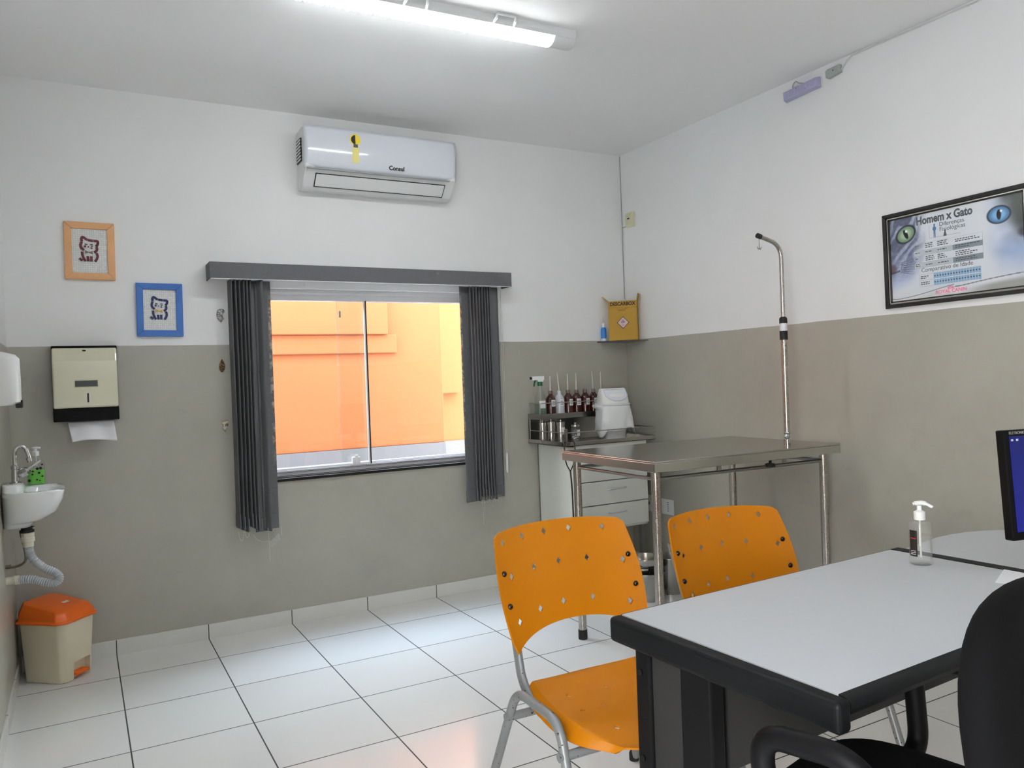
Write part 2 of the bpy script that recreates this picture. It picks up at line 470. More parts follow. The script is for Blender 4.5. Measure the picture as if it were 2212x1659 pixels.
# ------------------------------------------------------------------ ceiling light
def batten(x, y, label):
    t = thing('ceiling_light', label, 'ceiling light', (x, y, ZC), -1.4)
    m = MB(); m.prism([(-.060, 0), (.060, 0), (.060, -.026), (.052, -.037), (.049, -.037), (.046, -.024), (-.046, -.024), (-.049, -.037), (-.052, -.037), (-.060, -.026)], -.70, .70, RZ(90)); m.build('housing', 'white_plastic', t)
    def ring(x, k):
        r = .047 + k
        return [(x, r * cos(a), -.024 - (.038 + k) * sin(a)) for a in [radians(16) + radians(148) * i / 10 for i in range(11)]]
    nt = 66
    m = MB(); m.loft([ring(-.595 + 1.19 * i / (nt * 2), .006 if i % 2 else -.006) for i in range(nt * 2 + 1)]); m.build('diffuser', 'led_diffuser', t)
    for s_ in (-1, 1):
        m = MB(); m.loft([[(x, y * k, -.024 + (z + .024) * k) for x, y, z in ring(s_ * xx, .004)] for xx, k in ((.594, 1.), (.70, 1.), (.708, .9))])
        m.build('end_cap', 'white_plastic', t, smooth=40)
    for xx in (-.08, .33):
        m = MB(); m.tube(fillet([(xx - .05, -.050, -.032), (xx - .045, -.082, -.022), (xx - .045, -.082, -.006), (xx + .045, -.082, -.006), (xx + .045, -.082, -.022), (xx + .05, -.05, -.032)], .008), .006, 8)
        m.build('mounting_clip', 'white_plastic', t, smooth=40)
batten(1.225, -1.515, 'long white batten light glowing on the ceiling before the air conditioner')

# ------------------------------------------------------------------ air conditioner
t = thing('air_conditioner', 'white split air conditioner high on the wall above the window blind', 'air conditioner', (1.492, 0, 2.44))
hw = .468
prof = [(0, .052), (0, .385), (-.12, .392), (-.165, .380), (-.178, .365), (-.186, .15), (-.178, .145), (-.165, .13), (-.10, .058), (-.07, .046)]
m = MB(); m.prism([(-y, z) for y, z in prof], -hw + .006, hw - .006, Matrix.Rotation(radians(90), 4, 'Z') @ Matrix.Scale(-1, 4, (1, 0, 0)))
m.build('body', 'white_plastic', t, bevel=.008)
def ac_front(u, v):
    x = -hw + 2 * hw * u; z = .385 - .238 * v
    y = -.184 - .022 * sin(pi * min(1, v * .9 + .1)) ** .7 + .012 * (abs(2 * u - 1)) ** 14
    return (x, y, z)
m = MB(); m.grid(ac_front, 40, 12); m.build('front_panel', 'gloss_white', t, smooth=60, solid=.012, off=1.)
m = MB(); m.box(-hw + .01, hw - .05, -.2015, -.188, .139, .147); m.build('panel_lip', 'grey_plastic', t, bevel=.002)
M = T(0, -.1345, .093) @ RX(42)
m = MB(); m.box(-.40, .40, -.004, .008, -.043, .043, M); m.build('louver_surround', 'dark_gap', t)
m = MB(); m.box(-.396, .396, -.006, .0, -.038, .040, M); m.build('louver', 'white_plastic', t, bevel=.004)
m = MB(); m.box(-hw - .001, -hw + .01, -.115, -.02, .20, .33); m.build('side_vent', 'dark_gap', t)
m = MB()
for k in range(7): m.box(-hw - .003, -hw + .006, -.115, -.02, .205 + k * .018, .214 + k * .018)
m.build('side_grille', 'white_plastic', t)
def acM(x, z, y=-.2095): return T(x, y, z) @ RX(90)
fy = lambda v: -.184 - .022 * sin(pi * min(1, v * .9 + .1)) ** .7 - .0012
text_mesh('logo', 'Consul', .034, 'ink_black', t, acM(.075, .185, fy(.84) - .001) @ RX(6), bold=.0012)
zc_, rr_ = .325, .026
yc = fy(.25) - .001
m = MB(); m.cyl(rr_ + .006, 0, .0014, 32, T(-.175, yc + .0005, zc_) @ RX(90)); st = m.build('energy_seal', 'yellow', t)
m = MB(); m.add([(-.175 + rr_ * cos(a), yc - .0015, zc_ + rr_ * sin(a)) for a in [pi / 2 + pi * i / 24 for i in range(25)]], [tuple(range(25))]); m.build('seal_half', 'ink_black', st)
m = MB(); m.grid(lambda u, v: (-.195 + .04 * u, fy(.42 + .38 * v) - .0012, .385 - .238 * (.42 + .38 * v)), 2, 8); m.build('seal_ribbon', 'pale_yellow', st)
m = MB(); m.grid(lambda u, v: (-.188 + .026 * u, fy(.36 + .08 * v) - .0018, .385 - .238 * (.36 + .08 * v)), 2, 3); m.build('seal_plate', 'ink_grey', st)

# ------------------------------------------------------------------ vertical blind
t = thing('vertical_blind', 'dark grey vertical blind drawn open at both sides of the window', 'blind', (1.44, 0, 1.955))
m = MB(); m.box(-.932, .912, -.135, -.128, 0, .09); m.box(-.932, -.925, -.128, 0, 0, .09); m.box(.905, .912, -.128, 0, 0, .09)
m.build('valance', 'blind_fabric', t, bevel=.003)
m = MB(); m.box(-.90, .88, -.10, -.03, .035, .065); m.box(-.925, .905, -.1345, -.127, -.0015, .002); m.build('head_rail', 'alu_white', t)
def slat(x, ang, z1, wig, mat='blind_fabric', w=.089, y=-.068):
    def f(u, v):
        uu = (u - .5) * w
        wv = wig * sin(v * 5 + x * 40) * v
        bow = .004 * cos(pi * (u - .5)) * (1 if ang > 0 else -1)
        return (uu, bow + wv * .5, z1 * (1 - v))
    m = MB(); m.grid(f, 4, 24)
    hgt = z1
    o = m.build('slat', mat, t, smooth=60, solid=.0012)
    o.matrix_local = T(x, y, -hgt) @ RZ(ang)
    mm = MB(); mm.box(-w / 2 + .001, w / 2 - .001, -.0035, .0035, .004, .075); p = mm.build('hem_weight', 'blind_fabric', o, bevel=.001)
    return o
LB = [(-.822, -84), (-.800, -83), (-.778, -85), (-.757, -84), (-.738, -86), (-.722, -84)]
for i, (x, a) in enumerate(LB): slat(x, a, 1.36 + .012 * (i % 3), .004)
slat(-.690, 10, 1.395, .002); slat(-.672, -70, 1.39, .003, y=-.085)
slat(-.647, 12, 1.385, .001, 'blind_fabric_worn')
RB = [(.634, 76), (.655, 79), (.676, 80), (.697, 79), (.717, 80), (.738, 79), (.757, 77), (.775, 76)]
slat(.600, 16, 1.37, .002, 'blind_fabric_worn_left', .09, -.075)
for i, (x, a) in enumerate(RB): slat(x, a, 1.362 + .006 * (i % 2), .003)
slat(.802, 14, 1.36, .002)
def chain(pts, name='bead_chain', r=.0023, every=.0085, par=None):
    P = catmull(pts, 10); m = MB(); acc = 0; last = P[0]
    m.tube(P[::2] + ([P[-1]] if len(P) % 2 == 0 else []), .0006, 5)
    for p in P[1:]:
        seg = (p - last).length; acc += seg
        if acc >= every: m.sphere(r, T(*p), 6, 4); acc = 0
        last = p
    return m.build(name, 'straw', par or t, smooth=60)
zb = -1.37
chain([(-.83, -.10, zb), (-.824, -.11, zb - .045), (-.81, -.10, zb - .055), (-.80, -.10, zb)])
chain([(-.80, -.10, zb + .01), (-.79, -.105, zb - .04), (-.775, -.10, zb - .03), (-.775, -.10, zb + .01)])
chain([(-.755, -.10, zb - .03), (-.735, -.11, zb - .06), (-.70, -.11, zb - .075), (-.675, -.11, zb - .075)])
chain([(-.675, -.11, zb), (-.672, -.11, zb - .07), (-.670, -.11, zb - .19)])
chain([(-.600, -.10, zb), (-.60, -.10, zb - .05)])
for k in range(8):
    x = .645 + .0195 * k
    chain([(x, -.10, zb + .03), (x + .003, -.112, zb - .005), (x + .009, -.112, zb - .005), (x + .012, -.10, zb + .03)])
chain([(.655, -.112, zb), (.658, -.112, zb - .07), (.659, -.112, zb - .14)])
chain([(.668, -.112, zb), (.670, -.112, zb - .06)])
m = MB(); m.tube([(.862, -.05, .03), (.868, -.05, -.5), (.873, -.05, -1.08)], .0016, 6); m.tube([(.870, -.055, .03), (.876, -.055, -.5), (.880, -.055, -1.25)], .0013, 6)
m.build('pull_cord', 'straw', t)
m = MB(); m.lathe([(.004, 0), (.008, .01), (.008, .12), (.004, .13)], 12, T(.876, -.05, -1.21)); m.build('cord_weight', 'white_plastic', t, smooth=50)
m = MB(); m.add([(-.67, -.10, zb - .085), (-.615, -.098, zb - .04), (-.605, -.09, zb - .075), (-.655, -.09, zb - .125)], [(0, 1, 2, 3)])
m.build('chain_tag', 'clear_plastic', t, solid=.0008)

# small ornaments beside the blind
def orn(name, z, pts, mat, label):
    m = MB(); n = len(pts)
    m.loft([[(x * k, y, zz * k) for x, zz in pts] for y, k in ((0, 1.), (-.006, .97), (-.011, .7), (-.013, .3))])
    o = m.build(name, mat, smooth=70); o.location = (.574, 0, z); tag(o, label, 'ornament')
orn('wall_ornament', 1.769, [(.012, .036), (.022, .03), (.024, .018), (.014, .008), (.010, -.004), (.016, -.014), (.020, -.022), (.010, -.03), (.004, -.04), (-.008, -.03), (-.018, -.012), (-.020, .010), (-.014, .028), (-.004, .034)], 'ornament_silver', 'small silvery curled ornament on the white wall left of the blind')
orn('wall_ornament', 1.487, [(.016 * cos(a) * (1 if sin(a) < 0 else 1 - .5 * sin(a)), .036 * sin(a) + .003) for a in [2 * pi * i / 18 for i in range(18)]], 'ornament_leopard', 'small dark spotted teardrop ornament on the beige wall left of the blind')
orn('wall_ornament', 1.155, [(-.018, .026), (-.006, .024), (.006, .028), (.018, .034), (.024, .022), (.020, .004), (.010, -.014), (.004, -.024), (.002, -.042), (-.003, -.026), (-.012, -.016), (-.014, .0), (-.018, .012)], 'ornament_cream', 'small cream ornament low on the beige wall left of the blind')

# ------------------------------------------------------------------ framed cat mosaics
def stroke(m, pts, w, y):
    P = catmull([(p[0], 0, p[1]) for p in pts], 5) if len(pts) > 2 else [V((p[0], 0, p[1])) for p in pts]
    L, Rr = [], []
    for i, p in enumerate(P):
        d = (P[min(i + 1, len(P) - 1)] - P[max(i - 1, 0)]).normalized(); n = V((-d.z, 0, d.x))
        L.append((p + n * w)); Rr.append((p - n * w))
    vs = []
    for a, b in zip(L, Rr): vs += [(a.x, y, a.z), (b.x, y, b.z), (b.x, y + .004, b.z), (a.x, y + .004, a.z)]
    fs = []
    for i in range(len(P) - 1):
        for k in range(4): fs.append((i * 4 + k, i * 4 + (k + 1) % 4, i * 4 + 4 + (k + 1) % 4, i * 4 + 4 + k))
    n4 = (len(P) - 1) * 4
    fs += [(0, 1, 2, 3), (n4 + 3, n4 + 2, n4 + 1, n4)]
    m.add(vs, fs)
def cat_frame(x, z, w, h, mat, ink, bow, label, rot):
    t = thing('framed_mosaic', label, 'picture', (x, 0, z), 0); t.rotation_euler = (0, radians(rot), 0)
    b = .034 * w / .229; y = -.018
    m = MB()
    for s_ in (-1, 1):
        m.loft([[(s_ * w / 2, yy, -h / 2), (s_ * w / 2, yy, h / 2), (s_ * (w / 2 - b), yy, h / 2 - b), (s_ * (w / 2 - b), yy, -h / 2 + b)] for yy in (0, y)])
        m.loft([[(-w / 2, yy, s_ * h / 2), (w / 2, yy, s_ * h / 2), (w / 2 - b, yy, s_ * (h / 2 - b)), (-w / 2 + b, yy, s_ * (h / 2 - b))] for yy in (0, y)])
    m.build('frame', mat, t, bevel=.0025)
    m = MB(); m.box(-w / 2 + b, w / 2 - b, -.009, -.001, -h / 2 + b, h / 2 - b); pan = m.build('mosaic_panel', 'mosaic_tile', t)
    k = h / .29; Y = -.0125
    m = MB(); q = lambda L: [(a * k, c * k) for a, c in L]
    W1 = .0060 * k
    for L in ([(-.034, .048), (-.036, .060), (-.031, .070), (-.020, .064), (-.010, .056)], [(-.008, .056), (.016, .053)],
              [(.018, .053), (.034, .052), (.038, .046), (.036, .036), (.029, .024)], [(-.034, .046), (-.040, .030), (-.038, .016), (-.026, .004)],
              [(.030, .022), (.033, .012), (.028, 0), (.019, -.004)], [(-.034, -.004), (-.033, -.022), (-.027, -.040), (-.020, -.052)],
              [(.030, -.008), (.034, -.024), (.030, -.040), (.022, -.052)], [(-.010, -.026), (-.008, -.052)], [(.006, -.026), (.006, -.052)],
              [(-.048, -.038), (-.034, -.050)]):
        stroke(m, q(L), W1, Y)
    for L in ([(-.022, .036), (-.010, .032)], [(.002, .032), (.014, .034)], [(-.026, .020), (-.016, .022)], [(-.024, .026), (-.016, .026)],
              [(.006, .024), (.014, .026)], [(.004, .018), (.012, .014)]):
        stroke(m, q(L), .0024 * k, Y)
    m.cyl(.0032 * k, 0, .003, 10, T(-.006 * k, Y + .002, .021 * k) @ RX(90))
    m.build('cat_motif', ink, pan)
    m = MB()
    for L in ([(-.022, .004), (-.021, -.014), (-.004, -.005)], [(.013, .001), (.013, -.015), (-.007, -.006)]):
        a = q(L); m.add([(p[0], Y - .0005, p[1]) for p in a] + [(p[0], Y + .004, p[1]) for p in a], [(0, 1, 2), (5, 4, 3), (0, 1, 4, 3), (1, 2, 5, 4), (2, 0, 3, 5)])
    m.build('bow_motif', bow, pan)
cat_frame(-.050, 2.0925, .229, .293, 'wood_frame', 'maroon', 'taupe', 'light wood framed mosaic of a maroon cat, hung higher on the wall', .3)
cat_frame(.2685, 1.794, .227, .283, 'blue_frame', 'navy', 'mustard', 'blue framed mosaic of a navy cat with a yellow bow', .5)

# ------------------------------------------------------------------ paper towel dispenser
t = thing('paper_towel_dispenser', 'cream wall dispenser for paper towels between the basin and the blind', 'dispenser', (-.093, 0, 1.226))
w = .146
m = MB(); m.box(-w, w, -.075, 0, .0, .378); m.box(-w, w, -.100, 0, 0, .066); m.build('back_case', 'black_plastic', t, bevel=.004)
m = MB()
m.loft([[(-w + .002, 0, z), (w - .002, 0, z), (w - .002, y, z), (-w + .002, y, z)] for z, y in ((.066, -.112), (.30, -.112), (.335, -.100), (.367, -.080))])
m.build('cover', 'cream_plastic', t, bevel=.008, bseg=3)
m = MB(); m.box(-.052, .058, -.1145, -.109, .168, .208); vw = m.build('window_bezel', 'cream_plastic', t, bevel=.003)
m = MB(); m.box(-.047, .053, -.1155, -.11, .172, .202); m.build('level_window', 'dark_glass', vw)
m = MB(); m.box(.004, .012, -.1135, -.11, .092, .138); m.build('key_slot', 'dark_gap', t)
m = MB(); m.cyl(.009, 0, .003, 14, T(-.002, -.0885, .352) @ RX(75) @ Matrix.Diagonal((1, .5, 1, 1))); m.build('lock_hole', 'dark_gap', t)
def towel(u, v):
    x = -.085 + .205 * u + (.008 * v * (1 - u) * 2) + .012 * v * u
    return (x, -.062 - .03 * v - .012 * sin(u * 5) * v + .006 * sin(u * 11), -.003 - .100 * v + .008 * sin(u * 4) * v)
m = MB(); m.grid(towel, 24, 12); tw = m.build('paper_towel', 'paper', smooth=60, solid=.0012)
tw.location = (-.093, 0, 1.226); tag(tw, 'white folded paper towel hanging out of the cream dispenser', 'paper towel')

# soap dispenser on the left wall
t = thing('soap_dispenser', 'white soap dispenser on the left wall above the basin', 'dispenser', (XL, -.62, 1.325))
def sd_ring(z, dx, dy):
    return [(dx * (1 - (abs(sin(a)) ** 3) * .18) * max(0, cos(a)) ** .35, dy * sin(a), z) for a in [-pi / 2 + pi * i / 16 for i in range(17)]]
m = MB(); m.loft([sd_ring(z, dx, dy) for z, dx, dy in ((-.002, .060, .055), (.012, .088, .060), (.10, .088, .062), (.196, .086, .062), (.214, .070, .060), (.225, .03, .05))])
m.build('case', 'white_plastic', t, smooth=50)
m = MB(); m.box(.066, .092, -.028, .028, -.014, .006); m.box(.084, .092, -.022, .022, -.014, .02); m.build('push_lever', 'dark_gap', t, bevel=.004)

# ------------------------------------------------------------------ wash basin on the left wall
BY = -.56
t = thing('wash_basin', 'small white ceramic wash basin on the left wall with a chrome tap', 'sink', (XL, BY, .80))
def bring(z, x1, hy, x0=0., p=2.6, n=40):
    out = []
    for i in range(n):
        a = 2 * pi * i / n; ca, sa = cos(a), sin(a)
        cx = (x0 + x1) / 2; rx = (x1 - x0) / 2
        out.append((cx + rx * (abs(ca) ** (2 / p)) * (1 if ca > 0 else -1), hy * (abs(sa) ** (2 / p)) * (1 if sa > 0 else -1), z))
    return out
def lip(r, dz):   # the rim dips towards the front of the bowl
    return [(x, y, z - dz * max(0, min(1, (x - .15) / .08)) ** 1.5 * (1 - .9 * min(1, abs(y) / .14))) for x, y, z in r]
rings = [bring(-.002, .105, .07), bring(.012, .112, .08), bring(.022, .118, .10), bring(.03, .165, .125, p=2.4), bring(.06, .205, .150, p=2.6), bring(.11, .228, .166, p=3), bring(.150, .236, .172, p=3.2)]
sh_ = lambda r, d: [(x, y - d, z) for x, y, z in r]
rings += [lip(r, .02) for r in (bring(.158, .234, .171, p=3.2), sh_(bring(.159, .222, .134, .080, 3.2), .028))]
rings += [lip(sh_(bring(.150, .214, .126, .088, 3.), .028), .015), sh_(bring(.10, .200, .112, .09, 2.6), .028), sh_(bring(.065, .165, .08, .095, 2.2), .025), sh_(bring(.058, .14, .03, .105, 2.), .02)]
m = MB(); m.loft(rings); m.build('basin', 'ceramic', t, smooth=70)
m = MB(); m.loft([bring(z, x1, hy, p=3.) for z, x1, hy in ((.140, .085, .15), (.176, .082, .10), (.184, .074, .09), (.186, .06, .08))]); m.build('tap_deck', 'ceramic', t, smooth=60)
tap = MB(); tap.lathe([(.024, 0), (.024, .004), (.015, .008), (.014, .06), (.016, .062), (.016, .075), (.010, .08)], 20, T(.050, 0, .185))
tap.build('tap_body', 'chrome', t, smooth=40)
m = MB(); m.tube(catmull([(.050, 0, .262), (.049, 0, .310), (.055, 0, .335), (.072, 0, .345), (.090, 0, .335), (.100, 0, .305), (.104, 0, .285)], 6), .0085, 14)
m.lathe([(.010, 0), (.011, .02), (.009, .022)], 14, T(.105, 0, .272) @ RY(-10)); m.build('spout', 'chrome', t, smooth=40)
m = MB(); m.lathe([(.014, 0), (.02, .01), (.022, .035), (.012, .045)], 14, T(.06, .0, .222) @ RY(65)); m.lathe([(.005, 0), (.007, .07), (.004, .075)], 10, T(.085, 0, .235) @ RY(55)); m.build('tap_handle', 'chrome', t, smooth=40)
m = MB(); m.lathe([(.028, 0), (.028, .01), (.022, .012), (.022, .02), (.030, .022)], 18, T(.085, -.02, -.028)); m.build('drain_flange', 'rubber', t, smooth=30)
m = MB(); m.lathe([(.018, -.03), (.021, -.028), (.021, -.008), (.026, -.006), (.026, .012), (.023, .016), (.025, .018), (.025, .03), (.022, .034)], 18, T(.088, -.02, -.062)); m.build('trap_nut', 'pvc', t, smooth=30)
path = catmull([(.090, -.02, -.085), (.092, -.02, -.115), (.105, -.02, -.150), (.145, -.03, -.19), (.185, -.04, -.215), (.200, -.045, -.24), (.180, -.045, -.258), (.140, -.035, -.25), (.10, -.02, -.235), (.055, -.005, -.232), (.02, 0, -.232)], 10)
m = MB(); m.tube(path, [.0165 + (.0022 if i % 2 else -.0012) for i in range(len(path))], 14); m.build('drain_hose', 'hose_grey', t, smooth=60)
m = MB(); m.lathe([(.018, 0), (.018, .03), (.021, .032), (.021, .05)], 14, T(0, 0, -.232) @ RY(90)); m.build('wall_elbow', 'pvc', t, smooth=30)
m = MB(); m.tube(catmull([(.0, .02, -.175), (.03, .02, -.178), (.06, .015, -.17), (.075, .01, -.15), (.072, .01, -.10), (.06, .0, -.03)], 6), .0055, 8); m.lathe([(.009, 0), (.009, .02)], 8, T(.0, .02, -.175) @ RY(90)); m.build('supply_hose', 'braid', t, smooth=40)

# green soap bottle behind the rim
t = thing('soap_bottle', 'clear pump bottle with green soap and dark dots on the basin rim', 'bottle', (-.307, -.424, .9605), scale=1.06)
def rring(z, hx, hy, p=4., n=28):
    return [(hx * (abs(cos(a)) ** (2 / p)) * (1 if cos(a) > 0 else -1), hy * (abs(sin(a)) ** (2 / p)) * (1 if sin(a) > 0 else -1), z) for a in [2 * pi * i / n for i in range(n)]]
m = MB(); m.loft([rring(0, .030, .024), rring(.003, .033, .026), rring(.085, .033, .026), rring(.105, .028, .022, 3.), rring(.118, .013, .013, 2.), rring(.125, .011, .011, 2.)]); m.build('bottle_body', 'clear_plastic', t, smooth=50)
m = MB(); m.loft([rring(.002, .0315, .0245), rring(.062, .0315, .0245)]); m.build('liquid', 'green_liquid', t, smooth=50)
m = MB(); m.lathe([(.014, .122), (.014, .14), (.006, .142), (.006, .152), (.009, .152), (.012, .158), (.010, .160)], 16); m.box(-.004, .02, -.005, .005, .152, .159); m.build('pump', 'white_plastic', t, smooth=30)
m = MB(); m.tube([(0, 0, .122), (.004, 0, .08)], .0025, 6); m.build('dip_tube', 'straw', t)
m = MB()
for (x, z, r) in ((-.024, .02, .006), (-.012, .045, .004), (.004, .022, .004), (.012, .05, .005), (.024, .035, .004), (.018, .07, .006), (.006, .068, .006), (-.008, .08, .004), (-.02, .062, .003), (.024, .085, .004), (.002, .09, .003), (-.01, .058, .004), (.014, .018, .003)):
    m.cyl(r, 0, .0008, 8, T(x, -.0262, z) @ RX(90))
m.build('printed_dots', 'ink_black', t)

# ------------------------------------------------------------------ pedal bin
t = thing('pedal_bin', 'cream pedal bin with orange lid in the corner under the basin', 'bin', (-.256, -.170, 0), 48.)
t.scale = (1.09, 1.09, .985)
def oct(z, hx, hy, c, o=0.): return [(hx, -hy + c, z), (hx, hy - c, z), (hx - c, hy, z), (-hx + c, hy, z), (-hx, hy - c, z), (-hx, -hy + c, z), (-hx + c, -hy, z), (hx - c, -hy, z)]
m = MB(); m.loft([oct(0, .088, .108, .022), oct(.29, .104, .120, .026), oct(.296, .106, .122, .026)]); body = m.build('body', 'bin_cream', t, bevel=.006)
c_ = MB(); c_.box(-.034, .06, -.2, -.082, -.05, .088); cut(body, c_.build('cutter', 'bin_cream', t, M=I4)); 
body.modifiers.new('bevel', 'BEVEL').width = .004; body.modifiers['bevel'].limit_method = 'ANGLE'
def lidr(z, k, f=0.): return [(x, y, z + f * (y + .12)) for x, y, _ in oct(0, .118 * k, .134 * k, .032 * k)]
m = MB(); m.loft([lidr(.288, 1.), lidr(.298, 1.0), lidr(.302, .94), lidr(.312, .93, .08), lidr(.338, .80, .20), lidr(.345, .6, .20)]); m.build('lid', 'bin_orange', t, bevel=.005, smooth=40)
m = MB(); m.box(-.020, .012, -.028, -.012, .3655, .3672, Matrix.Shear('XY', 4, (0, 0))); o = m.build('price_label', 'label_white', t); o.matrix_local = T(.01, -.02, .0) @ T(0, -.02, .36) @ RX(11) @ T(0, .02, -.36)
m = MB(); m.box(-.028, .050, -.118, -.06, .018, .034); m.build('pedal', 'bin_orange', t, bevel=.006)

# ------------------------------------------------------------------ steel examination table
TR = -1.4327
t = thing('examination_table', 'stainless steel examination table with four tube legs along the right wall', 'table', (2.064, -1.119, 0), TR)
L, D, ZT = 1.167, .772, .975
m = MB(); m.box(0, L, -D, 0, ZT - .008, ZT); m.box(0, L, -D, -D + .004, ZT - .048, ZT - .008); m.box(0, L, -.004, 0, ZT - .048, ZT - .008); m.box(0, .004, -D, 0, ZT - .048, ZT - .008); m.box(L - .004, L, -D, 0, ZT - .048, ZT - .008)
m.build('table_top', 'steel', t, bevel=.004)
for x, y in ((.052, -.06), (L - .058, -.06), (.052, -D + .06), (L - .058, -D + .06)):
    m = MB(); m.cyl(.0205, .03, ZT - .02, 20, T(x, y, 0)); g = m.build('leg', 'steel_tube', t, smooth=40)
    m = MB(); m.lathe([(.023, 0), (.024, .01), (.023, .05)], 20, T(x, y, 0)); m.build('rubber_foot', 'rubber', g, smooth=40)
for y in (-.06, -D + .06):
    m = MB(); m.tube([(.052, y, ZT - .085), (L - .058, y, ZT - .085)], .009, 10)
    for x in (.42, .84): m.box(x - .012, x + .012, y - .004, y + .004, ZT - .085, ZT - .008)
    m.build('side_rail', 'steel_dark', t, smooth=40)
for x in (.052, L - .058):
    m = MB(); m.tube([(x, -.06, ZT - .085), (x, -D + .06, ZT - .085)], .008, 10); m.build('end_rail', 'steel_dark', t, smooth=40)
m = MB()
for k in range(6): m.cyl(.011, 0, .014, 10, T(.735, -D + .05, ZT - .085) @ RZ(60 * k) @ T(.014, 0, 0))
m.cyl(.018, 0, .016, 14, T(.735, -D + .05, ZT - .085)); m.cyl(.007, 0, .07, 10, T(.735, -D + .05, ZT - .085)); m.build('clamp_knob', 'rubber', t, smooth=40)

# IV pole standing in the table
t = thing('iv_pole', 'tall steel drip stand with a bent arm rising from the examination table', 'pole', (2.980, -1.790, ZT))
m = MB(); m.lathe([(.016, 0), (.016, .03), (.011, .035), (.017, .045), (.012, .055), (.017, .062), (.0145, .068), (.0145, .07)], 18); m.build('base_socket', 'chrome', t, smooth=30)
m = MB(); m.cyl(.0150, .06, .56, 18); m.build('lower_tube', 'steel_tube', t, smooth=40)
m = MB(); m.cyl(.0195, .53, .574, 18); m.build('lower_band', 'rubber', t, smooth=40)
m = MB(); m.cyl(.0185, .572, .613, 18); m.build('tape', 'label_white', t, smooth=40)
m = MB(); m.lathe([(.0195, .612), (.0195, .636), (.013, .645)], 18); m.build('upper_band', 'rubber', t, smooth=40)
m = MB(); m.tube(fillet([(0, 0, .60), (0, 0, 1.005), (-.145, .0, 1.040)], .07, 10), .0105, 14); m.build('bent_arm', 'steel_tube', t, smooth=40)
m = MB(); m.cyl(.0125, 0, .024, 12, T(-.138, 0, 1.0385) @ RY(-76)); m.build('arm_cap', 'rubber', t, smooth=40)
m = MB(); m.tube(catmull([(-.150, 0, 1.03), (-.150, 0, 1.0), (-.150, 0, .985), (-.144, 0, .976), (-.138, 0, .983), (-.138, 0, .990)], 5), .0018, 6); m.tube(catmull([(-.150, 0, .99), (-.154, 0, .977), (-.160, 0, .981), (-.160, 0, .99)], 5), .0018, 6); m.build('hook', 'chrome', t, smooth=50)

# ------------------------------------------------------------------ drawer cabinet with steel trays
CX, CY = 2.575, -.455
t = thing('drawer_cabinet', 'white three drawer cabinet with steel top and wire rails in the corner', 'cabinet', (CX, CY, 0))
CW = .565; CD = .44
m = MB(); m.box(0, .018, .0, CD, .37, .925); m.box(CW - .018, CW, .0, CD, .37, .925); m.box(0, CW, CD - .01, CD, .37, .925); m.box(0, CW, .0, CD, .37, .385); m.box(0, CW, .0, CD, .91, .925); m.box(0, CW, -.012, .01, .845, .925)
m.build('carcass', 'cabinet_white', t, bevel=.002)
for x, y in ((.03, .03), (CW - .03, .03), (.03, CD - .03), (CW - .03, CD - .03)):
    m = MB(); m.box(x - .014, x + .014, y - .014, y + .014, .0, .37); m.build('leg', 'steel_dark', t)
for k in range(3):
    z0 = .385 + k * .152
    m = MB(); m.box(.02, CW - .006, -.020, -.002, z0, z0 + .147); m.box(.03, CW - .02, -.002, .38, z0 + .02, z0 + .13); d = m.build('drawer', 'cabinet_white', t, bevel=.004)
    xc = CW / 2 + .02
    m = MB(); m.tube(fillet([(xc - .065, -.018, z0 + .092), (xc - .065, -.045, z0 + .094), (xc + .065, -.045, z0 + .098), (xc + .065, -.018, z0 + .096)], .018), .005, 8); m.build('handle', 'alu_grey', d, smooth=40)
m = MB(); m.box(-.075, .625, -.03, CD, .925, .931); m.box(-.075, .625, -.03, -.026, .925, .952); m.box(-.075, -.071, -.03, CD, .925, .952); m.box(.621, .625, -.03, CD, .925, .952)
m.build('top_tray', 'steel', t, bevel=.002)
m = MB(); m.box(-.075, .625, .27, CD - .01, 1.100, 1.106); m.box(-.075, .625, .27, .274, 1.085, 1.120); m.box(-.075, -.071, .27, CD - .01, 1.085, 1.12); m.build('upper_shelf', 'steel_dark', t, bevel=.002)
m = MB(); m.box(-.07, .62, CD - .008, CD - .004, .93, 1.10); m.build('splashback', 'steel_dark', t)
m = MB()
m.tube(fillet([(-.072, CD - .03, .99), (-.072, CD - .03, 1.01), (-.072, -.025, 1.01), (.622, -.025, 1.01), (.622, CD - .03, 1.01)], .02), .0032, 8)
for x, y in ((-.072, -.025), (.622, -.025), (-.072, CD - .03), (.622, CD - .03)): m.tube([(x, y, .93), (x, y, 1.01)], .0035, 8)
m.build('tray_rail', 'steel_tube', t, smooth=40)
m = MB(); m.box(-.078, -.062, -.034, -.018, .93, 1.035); m.build('rail_post', 'steel_dark', t, bevel=.002)
m = MB()
m.tube(fillet([(-.072, CD - .03, 1.19), (-.072, .275, 1.19), (.622, .275, 1.19), (.622, CD - .03, 1.19)], .02), .0032, 8)
for x, y in ((-.072, .275), (.622, .275), (-.072, CD - .03), (.622, CD - .03)): m.tube([(x, y, .93), (x, y, 1.19)], .0038, 8)
m.build('shelf_rail', 'steel_tube', t, smooth=40)
SH = 1.106; TY = .932
